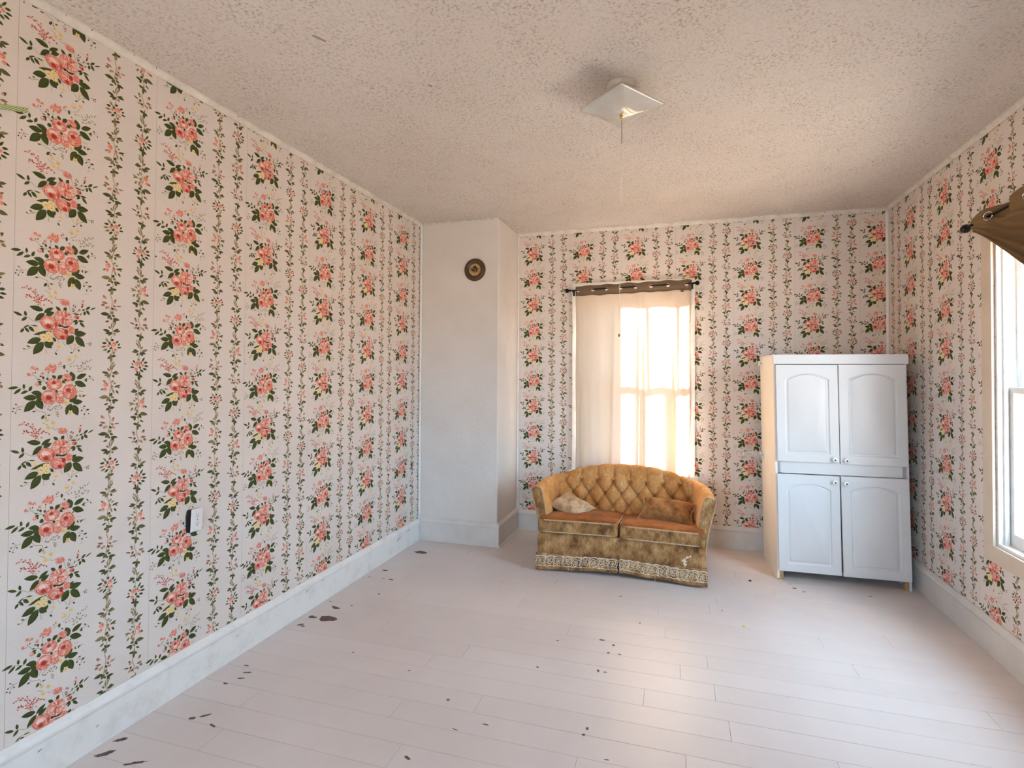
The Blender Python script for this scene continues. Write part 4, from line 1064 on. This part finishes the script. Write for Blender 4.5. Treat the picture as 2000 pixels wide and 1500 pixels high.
for s_ in (-1, 1):
    n, mz = 20, 5; P = []
    for i in range(n+1):
        y_ = -0.968+0.72*i/n
        P.append([S(s_*(0.658+0.008*(1-k/mz)), y_, 0.014+0.128*k/mz) for k in range(mz+1)])
    o = MB().grid(P).build('skirt', M['velvet_front'], sofa); q = o.modifiers.new('thickness', 'SOLIDIFY'); q.thickness = 0.006; q.offset = 0
# loose threads of the lace
for x in (-0.55, -0.40, 0.28):
    MB().tube([S(x, skirt_y(x, 0.06)-0.01, 0.06), S(x+0.005, skirt_y(x, 0.03)-0.018, 0.025), S(x-0.004, skirt_y(x, 0.0)-0.03, 0.004), S(x+0.02, skirt_y(x, 0)-0.05, 0.002)], 0.0009, 4).build('loose_thread', M['thread'], sofa)
for x, y_, fh in ((-0.62, -0.93, 0.12), (0.62, -0.945, 0.12), (-0.62, -0.29, 0.12), (0.62, -0.29, 0.12), (0.664, -0.90, 0.05)):
    fw = 0.5 if fh < 0.1 else 1.0
    MB().lathe([(0.0, 0.0), (0.012*fw, 0.0), (0.015*fw, 0.01), (0.013*fw, fh*0.3), (0.022*fw, fh*0.5), (0.024*fw, fh), (0, fh)], S(x, y_, 0), (0, 0, 1), 12).build('foot', M['caster'], sofa, 50)
# seat cushions
def rbox(c, h, rad, n=16, crown=0.0, post=None):
    """rounded box; returns verts, faces"""
    V = []; FA = []; key = {}
    def vid(p):
        k = tuple(round(q*1e4) for q in p)
        if k in key: return key[k]
        q = Vector((p[0]*h[0], p[1]*h[1], p[2]*h[2]))
        inn = Vector([max(-(h[i]-rad), min(h[i]-rad, q[i])) for i in range(3)])
        d = q-inn
        if d.length > 1e-9: d = d.normalized()*rad
        w_ = inn+d
        if crown: w_.z += crown*(1-(w_.x/h[0])**2)*(1-(w_.y/h[1])**2)*(1 if w_.z > 0 else -0.2)
        w_ = w_+Vector(c)
        if post: w_ = post(w_)
        key[k] = len(V); V.append(w_); return key[k]
    tt = [-1+2*k/n for k in range(n+1)]
    # cluster samples toward the edges
    tt = [math.copysign(1-(1-abs(t))**1.5, t) for t in tt]
    for ax in range(3):
        for s_ in (-1, 1):
            for i in range(n):
                for j in range(n):
                    q = []
                    for a, b_ in ((i, j), (i+1, j), (i+1, j+1), (i, j+1)):
                        p = [0, 0, 0]; p[ax] = s_; p[(ax+1) % 3] = tt[a]; p[(ax+2) % 3] = tt[b_]; q.append(vid(p))
                    FA.append(tuple(q if s_ > 0 else q[::-1]))
    return V, FA
for s_ in (-1, 1):
    h = (0.324, 0.31, 0.060); c_ = (SX+s_*0.331, -0.675, 0.366 if s_ < 0 else 0.357)
    def post(p, s_=s_):
        x = p.x-SX; t = max(0, min(1, (-0.5-p.y)/0.4))
        p.y += (yf(x)+0.977)*t - 0.010*t
        p.z -= 0.11*max(0, p.y+0.93)      # seat falls towards the back
        if p.y > -0.86 and p.z < 0.5:      # sides tuck in behind the arm fronts
            lim = 0.60; e = abs(x)-lim
            if e > 0: p.x = SX+math.copysign(lim+e*0.3, x)
        return p
    V, FA = rbox(c_, h, 0.022, 22, 0.022, post)
    o = mesh_obj('seat_cushion', V, FA, M['velvet_seat'], sofa, smooth=True)
    o.data.materials.append(M['velvet_front'])
    for pl in o.data.polygons:
        if pl.normal.z < 0.55: pl.material_index = 1
    for dz, zz in ((1, 0.046), (-1, -0.048)):
        pts = []
        for k in range(72):
            t = 2*math.pi*k/72; sup = lambda q: math.copysign(abs(q)**0.22, q)
            p = Vector((c_[0]+(h[0]+0.001)*sup(math.cos(t)), c_[1]+(h[1]+0.001)*sup(math.sin(t)), c_[2]+zz)); pts.append(post(p))
        MB().tube(pts, 0.0055, 6, closed=True).build('piping', M['piping'], o, 60)
# tufted back
def ztop(x): return 0.778-0.120*(abs(x)/0.62)**2.3
def yin(x, z): return -0.475+0.135*(z-0.34)/0.44-0.035*(abs(x)/0.62)**4
BX, BS, BZ, RS = 0.032, 0.147, 0.612, 0.098
def tuft(x, z):
    a = (x-BX)/BS; rz = (z-BZ)/RS
    A, B = a+rz/2, a-rz/2
    dia = abs(math.sin(math.pi*A)*math.sin(math.pi*B))
    ple = math.sin(math.pi*a)**2
    if rz <= 0: p = dia
    else:
        t = min(1, rz/0.5); p = dia*(1-t)+ple*t if rz < 0.5 else ple
    d = 0.062*(1-p**0.30)*(1.0 if rz < 0 else max(0.22, 1-0.6*rz))
    # button dimple
    best = 9
    for rr in (0, -1, -2):
        aa = a-(0.5 if rr == -1 else 0); k = round(aa); dx = (aa-k)*BS; dz = (rz-rr)*RS
        best = min(best, dx*dx+dz*dz)
    d += 0.026*math.exp(-best/0.020**2)
    # radiating gathers
    d += 0.0030*math.sin(x*170+math.sin(z*40))*math.exp(-best/0.05**2)
    edge_ = min(1, max(0, (0.60-abs(x))/0.06)); return d*edge_
nu = 220; P = []
for i in range(nu+1):
    x = -0.625+1.25*i/nu; zt = ztop(x); rl = 0.05; row = []
    for k in range(96):
        z = 0.30+(zt-rl-0.30)*k/95
        row.append(S(x, yin(x, z)+tuft(x, z), z))
    y1 = yin(x, zt-rl)
    fade = tuft(x, zt-rl)
    for k in range(1, 15):
        th = math.pi*k/14
        row.append(S(x, y1+rl-(rl-fade*max(0, math.cos(th/1.2))*0.9)*math.cos(th), zt-rl+(rl-0.35*fade)*math.sin(th)))
    for z in (0.55, 0.40, 0.25, 0.12):
        if z < zt-rl: row.append(S(x, y1+2*rl+0.006*(0.6-z), z))
        else: row.append(row[-1])
    P.append(row)
o = MB().grid(P).build('tufted_back', M['velvet_back'], sofa); o.data.polygons.foreach_set('use_smooth', [True]*len(o.data.polygons))
bk = o
for rr, ks in ((0, range(-3, 4)), (-1, range(-3, 4)), (-2, range(-2, 3))):
    for k in ks:
        x = BX+(k+(-0.5 if rr == -1 else 0))*BS; z = BZ+rr*RS
        if abs(x) > 0.56: continue
        MB().lathe([(0.0105, 0.0), (0.0105, 0.003), (0.008, 0.006), (0.004, 0.0075), (0, 0.008)], S(x, yin(x, z)+tuft(x, z)-0.001, z), (0, -1, 0.2), 12).build('button', M['button'], bk, 60)
# arms
SEC = [(0.596, 0.34), (0.608, 0.43), (0.624, 0.53), (0.643, 0.610), (0.653, 0.643), (0.670, 0.658), (0.700, 0.656), (0.724, 0.648), (0.736, 0.630), (0.724, 0.575), (0.700, 0.48), (0.678, 0.38), (0.664, 0.29), (0.658, 0.20)]
for s_ in (-1, 1):
    rows = []
    NT = 14
    for i in range(NT+1):
        t = i/NT; y_ = -0.885+0.60*t
        rd = 0.012*max(0, 1-t*NT/1.2)
        row = []
        for (x, z) in SEC:
            zz = z + (0.014*math.sin(t*math.pi)+0.012*t)*(max(0, z-0.34)/0.31)
            xx = x - 0.10*t**1.6*(max(0, z-0.25)/0.4) + 0.006*math.sin(t*5+z*9)*(1 if z > 0.4 else 0)
            cx_ = 0.645; xx = cx_+(xx-cx_)*(1-rd*4); zz = zz-rd*0.5*(1 if zz > 0.6 else 0)
            row.append(S(s_*xx, y_-0.02*(1 if i == 0 else 0)*0, zz))
        rows.append(row)
    mb = MB(); mb.grid(rows if s_ > 0 else [r_[::-1] for r_ in rows])
    n = len(SEC); ids = list(range(n)); mb.f.append(tuple(ids)); mb.f.append(tuple(len(rows)*n-1-i for i in range(n)))
    o = mb.build('arm', M['velvet_back'], sofa, 55)
    fp = MB(); m1 = [S(s_*(0.645+(x-0.645)*0.86), -0.895, z-0.008) for x, z in SEC]; m0 = [S(s_*x, -0.884, z) for x, z in SEC]
    fp.add(m0+m1, [tuple(range(n, 2*n))]+[(i, (i+1) % n, n+(i+1) % n, n+i) for i in range(n)])
    f_ = fp.build('arm_front', M['velvet_front'], o, 40)
    MB().tube([S(s_*x, -0.889, z) for x, z in SEC[1:]], 0.0055, 6).build('piping', M['piping'], o, 60)
    MB().tube([S(s_*(x-0.10*t**1.6*0.95), -0.885+0.60*t, z+0.014*math.sin(t*math.pi)+0.012*t) for (x, z) in ((0.728, 0.634),) for t in [k/14 for k in range(15)]], 0.0055, 6).build('piping', M['piping'], o, 60)

# ------------------------------------------------------------------ throw pillows
def pillow(name, c, ex, nrm, w, h, t, mat, label, seed, wr=0.006):
    c = Vector(c); nrm = Vector(nrm).normalized(); ex = Vector(ex); ex = (ex-nrm*ex.dot(nrm)).normalized(); ey = nrm.cross(ex)
    r = random.Random(seed); ph = [r.uniform(0, 6) for _ in range(8)]; n = 26
    def out(u, v):
        pin = 1+0.10*(abs(u*v))**1.5-0.055*(1-abs(u))*abs(v)**3-0.055*(1-abs(v))*abs(u)**3
        return u*pin*w/2, v*pin*h/2
    def wk(u, v): return wr*(math.sin(5*u+3*v+ph[0])+0.7*math.sin(9*v-4*u+ph[1])+0.5*math.sin(13*u+7*v+ph[2]))
    top = []; bot = []
    for i in range(n+1):
        a = []; b_ = []
        for k in range(n+1):
            u, v = math.sin(math.pi/2*(-1+2*i/n)), math.sin(math.pi/2*(-1+2*k/n))
            x, y_ = out(u, v); th = t/2*max(0, (1-u**4)*(1-v**4))**0.6
            e = max(0, (1-u*u)*(1-v*v))
            a.append(c+ex*x+ey*y_+nrm*(th+wk(u, v)*e)); b_.append(c+ex*x+ey*y_-nrm*th)
        top.append(a); bot.append(b_[::-1])
    o = empty(name, c - Vector((0, 0, h*0.3)), label, 'pillow', 'throw pillows on the loveseat')
    mb = MB(); mb.grid(top); mb.grid(bot)
    p = mb.build('cover', mat, o); p.data.polygons.foreach_set('use_smooth', [True]*len(p.data.polygons))
    pts = []
    for k in range(80):
        q = k/80*4; sd = int(q); f = q-sd; f = -1+2*f
        u, v = ((f, -1), (1, f), (-f, 1), (-1, -f))[sd]; x, y_ = out(u, v); pts.append(c+ex*x*1.01+ey*y_*1.01)
    MB().tube(pts, 0.0048, 6, closed=True).build('piping', M['piping'], o, 60)
pillow('throw_pillow', (1.525, -0.650, 0.452), (0.86, -0.50, 0.06), (0.14, -0.34, 0.93), 0.29, 0.23, 0.12, M['pillow_light'], 'crumpled cream and rust velvet pillow by the left arm', 3, 0.010)
pillow('throw_pillow', (2.335, -0.640, 0.462), (0.97, -0.20, 0.05), (-0.05, -0.50, 0.86), 0.40, 0.23, 0.15, M['pillow_rust'], 'plump rust velvet pillow leaning on the right arm', 5, 0.004)

# ------------------------------------------------------------------ wardrobe
WX, WY = 3.176, -0.648
_r = math.radians(2.0)
EX = Vector((math.cos(_r), math.sin(_r), 0)); EY = Vector((-math.sin(_r), math.cos(_r), 0))
def wxf(p): return Vector((WX, WY, 0)) + EX*(p[0]-0.030*p[2]/1.77) + EY*p[1] + Vector((0, 0, p[2]))
ww, wd, wh = 0.925, 0.52, 1.765
wdr = empty('wardrobe', (WX+0.46, WY+0.27, 0), 'tall white wardrobe with four arched-panel doors in the corner', 'wardrobe')
wbx = lambda a, b_: MB(wxf).box(a, b_)
bevel(wbx((0, 0.0, 0), (0.017, wd, wh-0.01)).build('side_panel', M['cream_lam'], wdr), 0.0015)
bevel(wbx((ww-0.017, 0.0, 0), (ww, wd, wh-0.01)).build('side_panel', M['laminate'], wdr), 0.0015)
wbx((0.017, wd-0.006, 0.06), (ww-0.017, wd, wh-0.01)).build('back_panel', M['cream_lam'], wdr)
for z in (0.075, 0.86, 1.69):
    wbx((0.017, 0.012, z), (ww-0.017, wd-0.006, z+0.018)).build('shelf', M['laminate'], wdr)
wbx((0.017, 0.004, 0.835), (ww-0.017, 0.020, 0.925)).build('middle_rail', M['laminate'], wdr)
wbx((0.017, 0.004, 0.835), (0.042, 0.022, 0.925)).build('rail_end', M['laminate'], wdr)
wbx((ww-0.042, 0.004, 0.835), (ww-0.017, 0.022, 0.925)).build('rail_end', M['laminate'], wdr)
bevel(wbx((-0.004, -0.024, 1.690), (ww+0.004, 0.02, wh)).build('cornice', M['laminate'], wdr), 0.002)
wbx((-0.004, 0.02, wh-0.016), (ww+0.004, wd, wh)).build('top_panel', M['laminate'], wdr)
for x in (0.0175, ww-0.047):
    wbx((x, 0.004, 0), (x+0.029, 0.045, 0.078)).build('foot_block', M['rawwood'], wdr)
wbx((0.0, -0.002, 0), (0.017, 0.0, 0.012)).build('worn_edge', M['rawwood'], wdr)
def door(x0, x1, z0, z1, knob, lean=0.0):
    """raised arched panel door, front at y=-0.018"""
    cx_, cz_ = (x0+x1)/2, (z0+z1)/2
    def dx(p): return wxf((p[0]+lean*(p[2]-z1), p[1], p[2]))
    mg = 0.062; l, r_, b_, sh = x0+mg, x1-mg, z0+mg, z1-mg-0.050; rise = 0.045
    def outline(off, n=26):
        pts = []
        L_, R_, B_, T_ = l+off, r_-off, b_+off, sh-off*0.4
        for k in range(n): pts.append((L_+(R_-L_)*k/n, B_))
        for k in range(n): pts.append((R_, B_+(T_-B_)*k/n))
        for k in range(n):
            t = k/n; x = R_+(L_-R_)*t; pts.append((x, T_+(rise)*(1-(2*t-1)**2)))
        for k in range(n): pts.append((L_, T_+(B_-T_)*k/n))
        return pts
    n = 26; rect = []
    for k in range(n): rect.append((x0+(x1-x0)*k/n, z0))
    for k in range(n): rect.append((x1, z0+(z1-z0)*k/n))
    for k in range(n): rect.append((x1+(x0-x1)*k/n, z1))
    for k in range(n): rect.append((x0, z1+(z0-z1)*k/n))
    e = 0.003
    ins = [(min(max(x, x0+e), x1-e), min(max(z, z0+e), z1-e)) for x, z in rect]
    rings = [(rect, 0.0), (rect, -0.015), (ins, -0.018), (outline(0.0), -0.018), (outline(0.003), -0.0160), (outline(0.007), -0.0100), (outline(0.012), -0.0090), (outline(0.017), -0.0100), (outline(0.025), -0.0160), (outline(0.030), -0.0180)]
    m4 = 4*n; mb = MB(dx); v = []; f = []
    for pts, y_ in rings: v += [(p[0], y_, p[1]) for p in pts]
    for i in range(len(rings)-1):
        for k in range(m4): f.append((i*m4+k, i*m4+(k+1) % m4, (i+1)*m4+(k+1) % m4, (i+1)*m4+k))
    f.append(tuple((len(rings)-1)*m4+k for k in range(m4))); f.append(tuple(range(m4-1, -1, -1)))
    mb.add(v, f); o = mb.build('door', M['laminate'], wdr, 28)
    MB(dx).lathe([(0.0065, 0.0), (0.0065, 0.008), (0.012, 0.012), (0.018, 0.018), (0.0195, 0.024), (0.016, 0.030), (0.007, 0.0325), (0.0065, 0.0315)], (knob[0], -0.018, knob[1]), (0, -1, 0), 20).build('knob', M['porcelain'], o, 50)
    MB(dx).lathe([(0.0066, 0.0315), (0.003, 0.0330), (0.0, 0.0335)], (knob[0], -0.018, knob[1]), (0, -1, 0), 10).build('knob_screw', M['dark'], o)
    return o
door(0.014, 0.4545, 0.928, 1.684, (0.415, 0.958)); door(0.4595, 0.915, 0.924, 1.686, (0.497, 0.955))
door(0.010, 0.452, 0.075, 0.830, (0.413, 0.786)); door(0.4600, 0.917, 0.072, 0.832, (0.490, 0.780), -0.006)
# curtain-track brackets screwed to the side, one with a perforated clear strap
for z in (1.705, 0.905):
    b2 = MB(wxf); b2.box((-0.003, wd-0.115, z-0.055), (-0.0002, wd-0.100, z+0.055)).box((-0.024, wd-0.103, z-0.020), (-0.0002, wd-0.100, z+0.020)).box((-0.024, wd-0.103, z-0.020), (-0.021, wd-0.05, z+0.020))
    o = b2.build('bracket', M['plastic'], wdr)
    MB(wxf).lathe([(0.004, 0), (0.003, 0.0015), (0, 0.002)], (-0.013, wd-0.103, z), (0, -1, 0), 10).build('screw', M['dark'], o)
mb = MB(wxf); z = 0.905; yq = wd-0.075
for k in range(6):
    cx_ = -0.042-k*0.034
    mb.tube([(cx_+0.0145*math.cos(a), yq, z+0.0145*math.sin(a)) for a in [2*math.pi*q/18 for q in range(18)]], 0.0038, 6, closed=True)
mb.box((-0.222, yq-0.002, z-0.020), (-0.020, yq+0.002, z-0.015)).box((-0.222, yq-0.002, z+0.015), (-0.020, yq+0.002, z+0.020))
mb.build('perforated_strap', M['clearplastic'], wdr)
